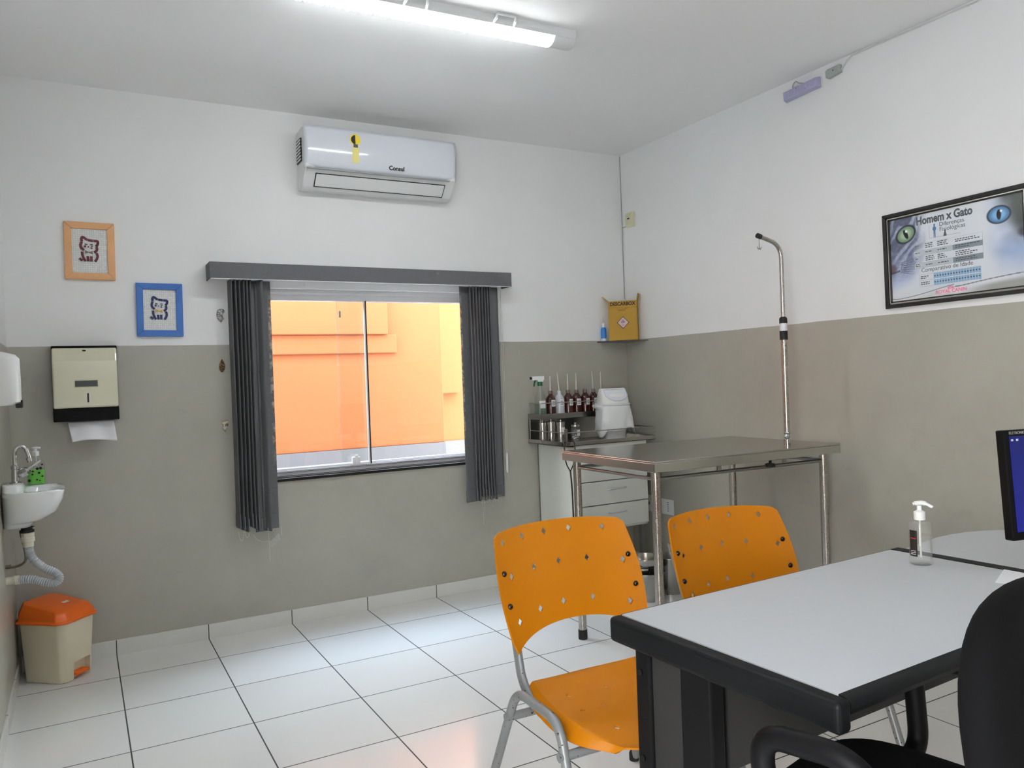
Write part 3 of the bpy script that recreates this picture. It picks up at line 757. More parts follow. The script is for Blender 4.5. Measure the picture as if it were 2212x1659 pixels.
# bottles on the upper shelf
def bottle(x, y, mat, label, tube_h, lab=True, cap='straw', group=None, lean=0., z0=SH + .001):
    o = thing('amber_bottle' if mat == 'amber' else 'squeeze_bottle', label, 'bottle', (x, y, z0), random.uniform(-12, 12), group)
    b = MB(); b.lathe([(.030, 0), (.0335, .003), (.0335, .105), (.030, .115), (.018, .132), (.0135, .137), (.0135, .15)], 20); b.build('bottle_body', mat, o, smooth=40)
    b = MB(); b.lathe([(.0145, .142), (.0145, .160), (.008, .163)], 14); cp = b.build('cap', 'taupe' if mat == 'amber' else 'milky', o, smooth=30)
    if tube_h:
        b = MB(); b.tube([(0, 0, .16), (lean * .5, 0, .16 + tube_h * .5), (lean, 0, .16 + tube_h)], [.0042, .0038, .0028], 8); b.build('spout_tube', 'straw', o, smooth=40)
    if lab:
        b = MB(); b.grid(lambda u, v: (.0340 * sin(-.35 + 1.0 * u), -.0340 * cos(-.35 + 1.0 * u), .058 + .044 * v), 8, 1); lb = b.build('label', 'label_white', o, smooth=60)
        b = MB()
        for k in range(3): b.grid(lambda u, v: (.0343 * sin(-.2 + .6 * u), -.0343 * cos(-.2 + .6 * u), .068 + k * .010 + .004 * v), 4, 1)
        b.build('printed_lines', 'ink_grey', lb)
    return o
yb = -.115
bottle(2.629, yb, 'amber', 'amber bottle with pale thin tube, left of the milky squeeze bottle', .10)
bottle(2.698, yb, 'milky', 'milky white squeeze bottle standing between dark amber bottles', .12, lean=-.012)
bottle(2.767, yb, 'amber', 'amber bottle with a tube spout just right of the milky squeeze bottle', .11)
bottle(2.836, yb, 'amber', 'amber bottle with a tube, second right of the milky squeeze bottle', .115)
bottle(2.905, yb, 'amber', 'amber bottle without any tube spout in the shelf row', 0)
bottle(2.974, yb, 'amber', 'amber bottle with a tube between the one without tube and the hidden one', .125, lean=-.006)
bottle(3.043, yb + .005, 'amber', 'amber bottle with a tube half hidden behind the white swing bin', .12)
t = thing('spray_bottle', 'clear spray bottle with white and green trigger head on the steel shelf', 'bottle', (2.551, -.112, SH + .001), -14)
m = MB(); m.lathe([(.038, 0), (.041, .004), (.041, .08), (.036, .105), (.022, .145), (.014, .185), (.013, .205)], 22); m.build('bottle_body', 'clear_plastic', t, smooth=50)
m = MB(); m.lathe([(.0395, .003), (.0395, .085)], 22); m.build('liquid', 'pale_green_liquid', t, smooth=50)
m = MB(); m.cyl(.017, .198, .226, 16); m.build('collar', 'green_plastic', t, smooth=40)
m = MB(); m.loft([[(x, y * wy, z) for x, y in ((-.055, -1), (.03, -1), (.03, 1), (-.055, 1))] for z, wy in ((.236, .010), (.262, .011))]); m.loft([[(x, y, z) for x, y in ((a, -.012), (b, -.012), (b, .012), (a, .012))] for z, a, b in ((.222, -.014, .018), (.24, -.02, .026))]); m.build('spray_head', 'white_plastic', t, bevel=.004)
m = MB(); m.tube(catmull([(-.026, 0, .238), (-.036, 0, .222), (-.042, 0, .195)], 5), [.006] * 5 + [.005] * 5 + [.003], 8); m.build('trigger', 'green_plastic', t, smooth=50)
m = MB(); m.cyl(.009, 0, .012, 12, T(-.055, 0, .25) @ RY(-90)); m.build('nozzle', 'ink_black', t, smooth=40)
m = MB(); m.grid(lambda u, v: (.0415 * sin(-.5 + 1.1 * u), -.0415 * cos(-.5 + 1.1 * u), .05 + .05 * v), 8, 1); m.build('label', 'label_white', t, smooth=60)
m = MB(); m.tube([(0, 0, .2), (.004, 0, .02)], .002, 6); m.build('dip_tube', 'straw', t)
# canisters on the top tray
def can(x, y, r, h, label, lab, lidm='steel'):
    o = thing('steel_canister', label, 'canister', (x, y, TY), -10)
    b = MB(); b.lathe([(r, 0), (r, h)], 24); b.build('canister_body', 'steel', o, smooth=40)
    b = MB(); b.lathe([(r + .0025, h - .012), (r + .0025, h + .006), (r * .7, h + .010), (.006, h + .011), (.006, h + .02)], 24); b.build('lid', lidm, o, smooth=30)
    if lab:
        b = MB(); b.grid(lambda u, v: ((r + .001) * sin(-.2 + .95 * u), -(r + .001) * cos(-.2 + .95 * u), .05 + .045 * v), 6, 1); b.build('label', 'label_white', o, smooth=60)
can(2.548, -.13, .024, .125, 'narrow steel canister at the left end under the steel shelf', False)
can(2.600, -.155, .027, .13, 'steel canister without label, second from the left end under the shelf', False)
can(2.655, -.185, .029, .125, 'steel canister with white label under the steel shelf', True)
t = thing('glass_jar', 'small clear jar of metal bits with label on the steel tray', 'jar', (2.705, -.285, TY), -10)
m = MB(); m.lathe([(.029, 0), (.030, .004), (.030, .085), (.025, .095), (.025, .1)], 20); m.build('jar_body', 'clear_plastic', t, smooth=50)
m = MB(); m.lathe([(.027, .1), (.027, .112), (.008, .116), (.009, .126), (.003, .13)], 18); m.build('lid', 'steel', t, smooth=30)
m = MB(); m.grid(lambda u, v: (.0305 * sin(-.1 + .9 * u), -.0305 * cos(-.1 + .9 * u), .04 + .04 * v), 6, 1); m.build('label', 'label_white', t, smooth=60)
m = MB()
for k in range(22): m.cyl(.006, -.012, .012, 6, T(random.uniform(-.014, .014), random.uniform(-.014, .014), .012 + k * .003) @ RX(random.uniform(0, 180)) @ RY(random.uniform(0, 180)))
o = m.build('jar_contents', 'steel_dark', t); o['kind'] = 'stuff'
# swing-top bin with bag
t = thing('waste_bin', 'white swing-top bin wrapped in a plastic bag on the steel tray', 'bin', (2.983, -.320, TY), -8, None, .98)
m = MB(); m.loft([rring(z, hx, hy, 3.2, 36) for z, hx, hy in ((0, .075, .062), (.01, .080, .067), (.22, .100, .082), (.235, .103, .085))]); m.build('bin_body', 'white_plastic', t, smooth=50)
m = MB(); m.loft([rring(z, hx, hy, 3.4, 36) for z, hx, hy in ((.232, .104, .086), (.255, .104, .086), (.30, .098, .07), (.345, .094, .025), (.347, .09, .02))]); m.build('lid', 'white_plastic', t, smooth=50)
def flap(u, v):
    zb = .262 + .034 * abs(2 * u - 1) ** 2.5; z = .339 + (zb - .339) * v
    return ((-.084 + .168 * u) * (1 - .03 * (1 - v)), -.030 - (.345 - z) / .09 * .061 - .003, z)
m = MB(); m.grid(flap, 24, 10); m.build('swing_flap', 'gloss_white', t, smooth=60, solid=.004)
def bag(u, v):
    a = 2 * pi * u; n = noise.noise(V((cos(a) * 3, sin(a) * 3, v * 4)))
    flare = .018 * v ** 1.2 + .035 * v * max(0, cos(a + .35)) ** 6 + (.022 if v < .1 else 0) * max(0, cos(a - 2.9)) ** 8
    r = 1.04 + .06 * n * (.3 + v) + .03 * sin(a * 9 + v * 3) * v
    ex = rring(0, .104 - .020 * v + flare, .087 - .016 * v + flare * .5, 3.0, 4)
    p = 3.; ca, sa = cos(a), sin(a)
    hx, hy = (.106 - .012 * v + flare) * r, (.089 - .012 * v + flare * .5) * r
    z = .236 - .185 * v - .02 * v * sin(a * 2 + 1) + .012 * v * sin(a * 5)
    return (hx * abs(ca) ** (2 / p) * (1 if ca > 0 else -1), hy * abs(sa) ** (2 / p) * (1 if sa > 0 else -1), z)
m = MB(); m.grid(bag, 72, 14); bg_ = m.build('bin_bag', 'bag_white', t, smooth=70, solid=.0008)
m = MB(); P = rring(.238, .110, .093, 3.0, 40); m.tube(P + [P[0]], [.006 + .0018 * sin(i * 1.7) for i in range(41)], 8); m.build('rolled_rim', 'bag_white', bg_, smooth=70)
# stethoscope on the tray corner
t = thing('stethoscope', 'dark stethoscope hanging from the left corner of the steel tray', 'stethoscope', (2.49, -.50, .945))
m = MB(); m.tube(catmull([(-.012, .02, -.005), (-.022, -.012, .005), (-.024, -.02, -.06), (-.016, -.022, -.12), (.008, -.022, -.165)], 8), .0038, 8); m.tube(catmull([(.045, .02, .012), (.052, -.012, .004), (.050, -.02, -.06), (.036, -.022, -.12), (.012, -.022, -.165)], 8), .0038, 8); m.tube(catmull([(-.012, .02, 0), (.015, .024, .014), (.045, .02, .012)], 6), .005, 8); m.build('ear_tubes', 'tube_dark', t, smooth=60)
m = MB(); m.tube(catmull([(.010, -.022, -.16), (.018, -.022, -.28), (.020, -.022, -.42), (.022, -.02, -.58)], 8), .005, 8); m.build('main_tube', 'tube_dark', t, smooth=60)
m = MB(); m.lathe([(.01, 0), (.022, .006), (.022, .012), (.006, .018)], 16, T(.022, -.022, -.60)); m.build('chest_piece', 'chrome', t, smooth=30)

# ------------------------------------------------------------------ corner shelf, sharps box, blue spray
sh = MB(); sh.loft([[(XR, 0, z), (XR - .258, 0, z), (XR, -.252, z)] for z in (1.592, 1.600)])
o = sh.build('corner_shelf', 'dark_glass', bevel=.001); tag(o, 'black glass triangular shelf in the corner under the cardboard box', 'shelf')
t = thing('sharps_box', 'yellow cardboard sharps disposal box with open flaps on the corner shelf', 'box', (XR - .099, -.109, 1.6005), -45)
bw, bd, bh = .101, .034, .278
m = MB(); m.box(-bw, bw, -bd, -bd + .003, 0, bh); m.box(-bw, bw, bd - .003, bd, 0, bh - .03); m.box(-bw, -bw + .003, -bd, bd, 0, bh); m.box(bw - .003, bw, -bd, bd, 0, bh); m.box(-bw, bw, -bd, bd, 0, .003); m.box(-bw, bw, -bd, bd, bh - .05, bh - .045)
m.build('carton', 'cardboard', t)
m = MB(); m.box(-.055, 0, -bd, bd, -.002, .002, T(-bw, 0, bh) @ RY(40)); m.build('flap', 'cardboard', t)
m = MB(); m.box(-.048, 0, -bd, bd, -.002, .002, T(bw, 0, bh) @ RY(100)); m.build('flap', 'cardboard', t)
fm = lambda x, z: T(x, -bd - .0006, z) @ RX(90)
text_mesh('box_title', 'DESCARBOX', .034, 'ink_black', t, fm(.0, bh - .022) @ Matrix.Shear('XZ', 4, (0, 0)), bold=.0012, xs=.9)
m = MB(); m.box(-bw, bw, -bd - .0006, -bd, bh - .048, bh - .0465); m.box(-.035, .02, -bd - .0006, -bd, bh - .068, bh - .064); m.box(-.05, .035, -bd - .0006, -bd, bh - .058, bh - .056); m.build('printed_lines', 'cardboard_dark', t)
m = MB(); m.box(-.029, .029, -.0009, 0, -.029, .029, T(0, -bd, .125) @ RY(45)); hz = m.build('hazard_label', 'label_pink', t)
m = MB()
for k in range(4): m.box(-.0315, .0315, -.0012, 0, .027, .030, T(0, -bd, .125) @ RY(45 + 90 * k))
m.build('hazard_border', 'ink_black', hz)
m = MB()
for a in (90, 210, 330): m.lathe([(.0045, 0), (.0075, 0), (.0075, .0006), (.0045, .0006), (.0045, 0)], 16, T(.0065 * cos(radians(a)), -bd - .0008, .131 + .0065 * sin(radians(a))) @ RX(90), False, False)
m.box(-.008, .008, -bd - .0012, -bd - .0008, .106, .109); m.build('hazard_symbol', 'purple', hz)
t = thing('blue_spray_bottle', 'small blue spray bottle beside the yellow box on the corner shelf', 'bottle', (XR - .217, -.026, 1.6005), -30, None, .86)
m = MB(); m.lathe([(.021, 0), (.0225, .004), (.0225, .095), (.018, .11), (.012, .115)], 18); m.build('bottle_body', 'blue_plastic', t, smooth=40)
m = MB(); m.lathe([(.0228, .002), (.0228, .022)], 18); m.build('base_band', 'label_white', t, smooth=40)
m = MB(); m.lathe([(.0135, .112), (.0135, .138), (.008, .15)], 14); m.build('cap', 'white_plastic', t, smooth=30)
m = MB(); m.tube([(0, 0, .148), (0, 0, .20)], .0022, 6); m.build('spout_tube', 'straw', t)

# sensor in the corner and its cable
t = thing('motion_sensor', 'small ivory motion sensor on the right wall near the corner', 'sensor', (XR, -.112, 2.461))
m = MB(); m.loft([[(-d, -.042, z), (-d, .042, z), (0, .042, z), (0, -.042, z)] for z, d in ((-.055, .012), (-.035, .026), (.02, .030), (.05, .022))]); m.build('case', 'sensor_ivory', t, bevel=.008, bseg=3)
m = MB(); m.box(-.0315, -.028, -.012, .012, .0, .009); m.build('lens', 'dark_gap', t)
m = MB(); m.tube([(0, .042, -.035), (0, .06, -.04), (-.004, .105, -.04)], .0025, 6); m.build('lead', 'box_grey', t)
m = MB(); m.tube([(XR - .006, -.006, ZC - .005), (XR - .006, -.006, 2.4), (XR - .005, -.006, 1.905)], .0024, 6); o = m.build('corner_cable', 'box_grey', smooth=60); tag(o, 'thin pale cable running down the room corner', 'cable')

# emergency light with its wiring on the right wall
t = thing('emergency_light', 'lilac rectangular emergency light high on the right wall', 'emergency light', (XR, -1.65, 2.857))
t.rotation_euler = (radians(-2.5), 0, 0)
m = MB(); m.box(-.012, 0, -.118, .118, -.031, .031); m.build('back_plate', 'white_plastic', t, bevel=.006)
m = MB(); m.loft([[(x, -y, -z), (x, y, -z), (x, y, z), (x, -y, z)] for x, y, z in ((-.01, .117, .030), (-.042, .110, .023), (-.046, .104, .018))]); ln = m.build('lens_cover', 'lens_lilac', t, bevel=.003)
m = MB()
for i in range(9):
    for j in range(3): m.sphere(.0035, T(-.046, -.080 + i * .02, -.012 + j * .012), 8, 5)
m.build('led_dots', 'lens_lilac', ln)
m = MB(); m.tube(catmull([(-.006, .07, .030), (-.012, .065, .052), (-.010, .045, .066), (-.006, .03, .052), (-.004, .0, .040)], 6), .003, 8); m.build('lead', 'box_grey', t, smooth=60)
t = thing('junction_box', 'small grey junction box above the lilac emergency light', 'junction box', (XR, -1.845, 2.885)); t.rotation_euler = (radians(-4), 0, 0)
m = MB(); m.loft([[(x, -.046 * k, -.020 * k), (x, .030 * k, -.024 * k), (x, .042 * k, -.018 * k), (x, .042 * k, .018 * k), (x, .03 * k, .024 * k), (x, -.046 * k, .022 * k)] for x, k in ((0, 1.), (-.022, 1.), (-.028, .85))]); m.build('case', 'box_grey', t, bevel=.003)
m = MB(); m.cyl(.003, 0, .002, 10, T(-.028, -.01, .002) @ RY(-90)); m.build('screw', 'dark_gap', t)
m = MB(); m.tube(catmull([(XR - .006, -1.885, 2.878), (XR - .008, -1.92, 2.91), (XR - .006, -1.955, 2.932)], 5), .004, 8)
m.tube([(XR - .006, -1.95, 2.931), (XR - .005, -2.4, 2.929), (XR - .005, -3.2, 2.927), (XR - .005, -5.2, 2.926)], .0042, 8); o = m.build('wall_cable', 'cable_white', smooth=60); tag(o, 'white cable clipped along the top of the right wall', 'cable')

# ------------------------------------------------------------------ poster
PW, PH = .680, .457
t = thing('framed_poster', 'black framed cat poster with tables on the right wall', 'poster', (XR, -2.440, 1.864)); t.rotation_euler = (radians(-.6), 0, 0)
# local: u runs towards -y, v downwards, out of wall is -x
bf = .030
m = MB()
for s_ in (-1, 1):
    m.loft([[(x, s_ * PW / 2, -PH / 2), (x, s_ * PW / 2, PH / 2), (x, s_ * (PW / 2 - w), PH / 2 - w), (x, s_ * (PW / 2 - w), -PH / 2 + w)] for x, w in ((0, bf * .66), (-.020, bf * .66))])
    m.loft([[(x, -PW / 2, s_ * PH / 2), (x, PW / 2, s_ * PH / 2), (x, PW / 2 - w, s_ * (PH / 2 - w)), (x, -PW / 2 + w, s_ * (PH / 2 - w))] for x, w in ((0, bf * .66), (-.020, bf * .66))])
fr = m.build('frame', 'frame_black', t, bevel=.003)
w0, w1 = bf * .66, bf * .80
m = MB()
for s_ in (-1, 1):
    m.box(-.014, -.003, s_ * (PW / 2 - w1) - .0022, s_ * (PW / 2 - w1) + .0022, -PH / 2 + w1, PH / 2 - w1); m.box(-.014, -.003, -PW / 2 + w1, PW / 2 - w1, s_ * (PH / 2 - w1) - .0022, s_ * (PH / 2 - w1) + .0022)
m.build('inner_fillet', 'frame_silver', fr)
m = MB()
for s_ in (-1, 1):
    m.box(-.010, -.002, s_ * (PW / 2 - bf) - .003, s_ * (PW / 2 - bf) + .003, -PH / 2 + w1, PH / 2 - w1); m.box(-.010, -.002, -PW / 2 + w1, PW / 2 - w1, s_ * (PH / 2 - bf) - .003, s_ * (PH / 2 - bf) + .003)
m.build('inner_border', 'frame_black', fr)
QW, QH = PW - 2 * bf, PH - 2 * bf
def sm(a, b, x):
    t_ = max(0., min(1., (x - a) / (b - a))); return t_ * t_ * (3 - 2 * t_)
def mixc(a, b, f): return tuple(a[i] * (1 - f) + b[i] * f for i in range(3))
def poster_col(u, v):
    asp = QW / QH
    nz = lambda s, ox=0.: noise.noise(V((u * asp * s + ox, v * s, ox)))
    c = mixc((222, 226, 232), (206, 208, 212), sm(.2, 1, v) * .5)
    # left cat
    wl = sm(.30, .15, u + .03 * nz(6) + .10 * sm(.45, .95, v) - .02)
    wl *= sm(.92, .74, v + .25 * u)
    st = sm(.25, .75, .5 + .5 * sin((u * 34 + v * 15 + 3.4 * nz(5)) * 1.9))
    fur = mixc((160, 168, 194), (88, 92, 112), .8 * st * sm(.75, .3, v) + .25 * (nz(30) + .3))
    fur = mixc(fur, (86, 90, 104), sm(.06, 0., u) * .5 + sm(.14, 0., v) * .35 * st)
    fur = mixc(fur, (186, 198, 228), sm(.62, .8, v) * .7)
    c = mixc(c, fur, wl)
    # nose and mouth
    d = sqrt(((u - .005) / .055) ** 2 + ((v - .60) / .07) ** 2); c = mixc(c, (96, 80, 84), sm(1.1, .5, d) * .8)
    if abs(v - (.635 + (.06 - u) * .3)) < .010 and u < .08: c = mixc(c, (60, 60, 74), .7)
    for k in range(7):
        vv = .535 + .02 * k + (u - .1) * (-.25 + .12 * k)
        if .085 < u < .21 and abs(v - vv) < .004: c = mixc(c, (70, 78, 96), .75 * sm(.22, .1, u))
    # left eye
    a = radians(24); du, dv = (u - .136) * asp, v - .205
    ex, ey = du * cos(a) - dv * sin(a), du * sin(a) + dv * cos(a)
    r = sqrt((ex / .112) ** 2 + (ey / .086) ** 2)
    c = mixc(c, (46, 50, 56), sm(1.32, 1.12, r))
    c = mixc(c, mixc((168, 190, 160), (116, 140, 112), sm(.3, 1, r)), sm(1.04, .96, r))
    c = mixc(c, (20, 24, 26), sm(1.15, .85, sqrt((ex / .024) ** 2 + (ey / .06) ** 2)))
    c = mixc(c, (240, 250, 250), sm(1.2, .7, sqrt(((du - .008) / .016) ** 2 + ((dv + .035) / .018) ** 2)))
    # right cat
    wr = sm(.70, .90, u + .02 * nz(5, 4)) * sm(.95, .55, v - .25 * (u - .85))
    fur = mixc((194, 203, 224), (122, 128, 138), sm(.1, .9, v) * .3 + .3 * (nz(9, 8) + .2))
    fur = mixc(fur, (84, 88, 86), sm(.82, 1., u - .25 * (v - .3) + .03 * nz(7, 2)) * sm(.62, .3, v))
    fur = mixc(fur, (150, 172, 210), sm(.38, .6, v) * .6)
    c = mixc(c, fur, wr)
    d = sqrt(((u - 1.0) / .055) ** 2 + ((v - .42) / .07) ** 2); c = mixc(c, (70, 70, 76), sm(1.1, .4, d) * .85)
    du, dv = (u - .835) * asp, v - .195
    r = sqrt((du / .112) ** 2 + (dv / .085) ** 2)
    c = mixc(c, (52, 60, 72), sm(1.25, 1.08, r)); c = mixc(c, mixc((126, 176, 216), (78, 120, 160), sm(.4, 1, r)), sm(1.03, .95, r))
    c = mixc(c, (24, 30, 40), sm(1.15, .85, sqrt((du / .024) ** 2 + (dv / .055) ** 2)))
    c = mixc(c, (245, 250, 250), sm(1.2, .7, sqrt(((du - .025) / .014) ** 2 + ((dv + .035) / .014) ** 2)))
    # swooshes at the foot
    s1 = .965 - .10 * sm(0, .55, u) + .02 * sin(u * 5)
    s2 = .985 - .20 * u ** 2 + .0 * u
    if u < .5: 
        if abs(v - s1) < .005: c = mixc(c, (120, 122, 124), .8)
        c = mixc(c, (204, 204, 200), sm(s1, s1 + .05, v) * .7)
    s3 = .905 + .01 * sin(u * 6) - .13 * max(0, u - .55) ** 1.1
    if u > .5:
        if abs(v - s3) < .006: c = mixc(c, (112, 114, 116), .8)
        c = mixc(c, (160, 160, 158), sm(s3 + .02, s3 + .08, v) * sm(.5, .8, u))
    return c
nu, nv = 300, 210
m = MB(); m.grid(lambda u, v: (-.006, QW / 2 - QW * u, QH / 2 - QH * v), nu, nv)
po = m.build('print', 'poster_print', t)
ca = po.data.color_attributes.new('Col', 'FLOAT_COLOR', 'POINT')
for j in range(nv + 1):
    for i in range(nu + 1):
        c = poster_col(i / nu, j / nv); ca.data[j * (nu + 1) + i].color = C(*[max(0, min(255, q)) for q in c])
def pM(u, v, x=-.0065): return T(x, QW / 2 - QW * u, QH / 2 - QH * v) @ RZ(-90) @ RX(90)
def rect(m, u0, u1, v0, v1, x=-.0064): m.box(x, x + .0002, QW / 2 - QW * u1, QW / 2 - QW * u0, QH / 2 - QH * v1, QH / 2 - QH * v0)
text_mesh('title_text', 'Homem x Gato', .052, 'ink_grey', po, pM(.44, .085), .0002, bold=.0018, xs=.80)
text_mesh('subtitle_text', 'Diferenças', .027, 'ink_grey', po, pM(.405, .170), .0002, align='LEFT')
text_mesh('subtitle_text', 'Fisiológicas', .027, 'ink_grey', po, pM(.405, .228), .0002, align='LEFT')
text_mesh('comparison_text', 'Comparativo de Idade', .027, 'ink_grey', po, pM(.448, .668), .0002)
m = MB(); rect(m, .325, .327, .15, .31); rect(m, .325, .56, .305, .309); m.build('axis_lines', 'box_grey', po)
def fig(m, L, u, v, k, x=-.0066):
    m.add([(x, QW / 2 - QW * u - a * k, QH / 2 - QH * v + b * k) for a, b in L], [tuple(range(len(L)))])
m = MB(); fig(m, [(-.14, -1), (-.03, -1), (0, -.1), (.03, -1), (.14, -1), (.15, 0), (.26, .1), (.24, .45), (.1, .56), (.1, .68), (.14, .8), (.1, .92), (0, .97), (-.1, .92), (-.14, .8), (-.1, .68), (-.1, .56), (-.24, .45), (-.26, .1), (-.15, 0)], .368, .225, .032)
m.build('man_figure', 'ink_blue', po)
m = MB(); fig(m, [(-.5, -1), (.5, -1), (.55, -.6), (.3, .1), (.32, .6), (.25, 1), (.05, .8), (-.1, 1), (-.15, .5), (-.3, -.1), (-.45, -.6)], .447, .275, .0145)
m.build('cat_figure', 'ink_grey', po)
m = MB()
for a, b in ((.345, .347), (.430, .432), (.49, .492), (.572, .574), (.636, .638)): rect(m, .20, .72, a, b)
for a in (.200, .718): rect(m, a, a + .0015, .345, .638)
m.build('table_lines', 'box_grey', po)
m = MB(); rect(m, .2, .50, .43, .492, -.0062); rect(m, .2, .50, .572, .638, -.0062); m.build('table_rows', 'label_white', po).data.materials[0] = pm('row_grey', C(184, 190, 196), .6).m
m = MB(); rect(m, .50, .718, .43, .492, -.0062); rect(m, .50, .718, .572, .638, -.0062); m.build('table_rows', 'box_grey', po).data.materials[0] = pm('row_dark', C(130, 140, 148), .6).m
m = MB()
random.seed(3)
def words(m, u0, u1, v, n, h=.011):
    for k in range(n):
        u = u0
        e = u0 + (u1 - u0) * random.uniform(.55, 1.)
        while u < e:
            wd = random.uniform(.010, .024); rect(m, u, min(u + wd, e), v + k * .021, v + k * .021 + h, -.0066); u += wd + .005
for row, n in ((.365, 1), (.450, 1), (.518, 1), (.585, 2)): words(m, .208, .255, row, n)
for row, n in ((.355, 3), (.450, 1), (.505, 3), (.60, 1)): words(m, .29, .36, row, n)
for row, n in ((.355, 3), (.450, 1), (.505, 3), (.60, 1)): words(m, .385, .47, row, n)
for row, n in ((.370, 2), (.440, 2), (.508, 3), (.588, 2)): words(m, .52, .70, row, n)
words(m, .245, .32, .735, 2); words(m, .245, .32, .805, 2)
for k in range(17):
    for vv in (.745, .815): rect(m, .352 + k * .0206, .363 + k * .0206, vv, vv + .014, -.0068)
m.build('printed_text', 'ink_grey', po)['kind'] = 'stuff'
m = MB(); rect(m, .345, .70, .715, .86, -.0062); m.build('age_table', 'ink_blue', po).data.materials[0] = pm('age_blue', C(140, 172, 200), .6).m
m = MB()
for k in range(18): rect(m, .345 + k * .0208, .3462 + k * .0208, .715, .86, -.0065)
rect(m, .345, .70, .784, .790, -.0065); m.build('age_lines', 'label_white', po)
m = MB(); rect(m, .235, .345, .715, .718); rect(m, .235, .345, .785, .788); rect(m, .235, .345, .857, .86); rect(m, .235, .237, .715, .86); m.build('age_frame', 'box_grey', po)
m = MB(); rect(m, .385, .565, .912, .972, -.0062); m.build('logo_ground', 'label_pink', po).data.materials[0] = pm('logo_pale', C(224, 206, 212), .6).m
text_mesh('logo_text', 'ROYAL CANIN', .022, 'ink_pink', po, pM(.475, .948), .0002, bold=.0005)
m = MB()
for k in range(5): m.cyl(.003, 0, .0004, 10, T(-.0064, QW / 2 - QW * (.455 + .009 * k), QH / 2 - QH * (.905 - .010 * (1 - abs(k - 2) / 2))) @ RY(-90))
rect(m, .45, .496, .912, .922, -.0066); m.build('logo_crown', 'ink_pink', po)

# ------------------------------------------------------------------ outlets under the table
t = thing('wall_outlet', 'white wall outlet nearer the corner under the examination table', 'outlet', (XR, -.205, .452))
m = MB(); m.box(-.008, 0, -.036, .036, -.056, .056); m.build('cover_plate', 'white_plastic', t, bevel=.003)
m = MB(); m.cyl(.012, 0, .003, 16, T(-.008, 0, -.0) @ RY(-90)); m.box(-.0095, -.006, -.014, .014, -.004, .004); m.build('socket', 'grey_plastic', t)
t = thing('wall_plate', 'wide white wall plate with dark marks under the examination table', 'wall plate', (XR, -.402, .448))
m = MB(); m.box(-.008, 0, -.062, .062, -.052, .052); m.build('cover_plate', 'white_plastic', t, bevel=.003)
m = MB(); [m.box(-.0085, -.007, -.012, .0, -.03 + k * .014, -.024 + k * .014) for k in range(5)]; m.build('printed_marks', 'ink_blue', t)

# ------------------------------------------------------------------ pails on the floor
def pail(x, y, z, r0, r1, h, name, label, mat='steel'):
    o = thing(name, label, 'pail', (x, y, z))
    b = MB(); b.lathe([(r0, 0), (r1, h), (r1 + .005, h + .002), (r1 + .005, h + .006), (r1 - .001, h + .005), (r0 - .002, .004)], 32); b.build('pail_body', mat, o, smooth=30)
    return o
pail(2.835, -.80, 0, .085, .112, .165, 'steel_pail', 'steel pail standing on the floor behind the table leg')
o = pail(2.835, -.80, .110, .070, .098, .140, 'steel_bowl', 'deep steel bowl stacked inside the floor pail')
m = MB(); m.tube([(.099 * cos(a), .099 * sin(a), .115 - .018 * (1 if -2.6 < a < -.8 else .4)) for a in [-pi + .2 + (2 * pi - .4) * i / 40 for i in range(41)]], .003, 6); m.build('bail_handle', 'rubber', o, smooth=60)
m = MB(); m.loft([[( (r_ + .003) * cos(a), (r_ + .003) * sin(a), z) for a in [radians(-118 + 4 * i) for i in range(24)]] for r_, z in ((.083, .058), (.091, .102))], False, False, close=False); m.build('black_print', 'ink_black', o, solid=.001)
o = pail(3.06, -.76, 0, .085, .108, .22, 'steel_pail', 'steel pail right of the stacked bowl under the table')
o = thing('white_bowl', 'white bowl on the floor behind the steel pails', 'bowl', (2.84, -.52, 0))
m = MB(); m.lathe([(.08, 0), (.12, .17), (.124, .185), (.118, .185), (.078, .006)], 28); m.build('bowl_body', 'white_plastic', o, smooth=40)

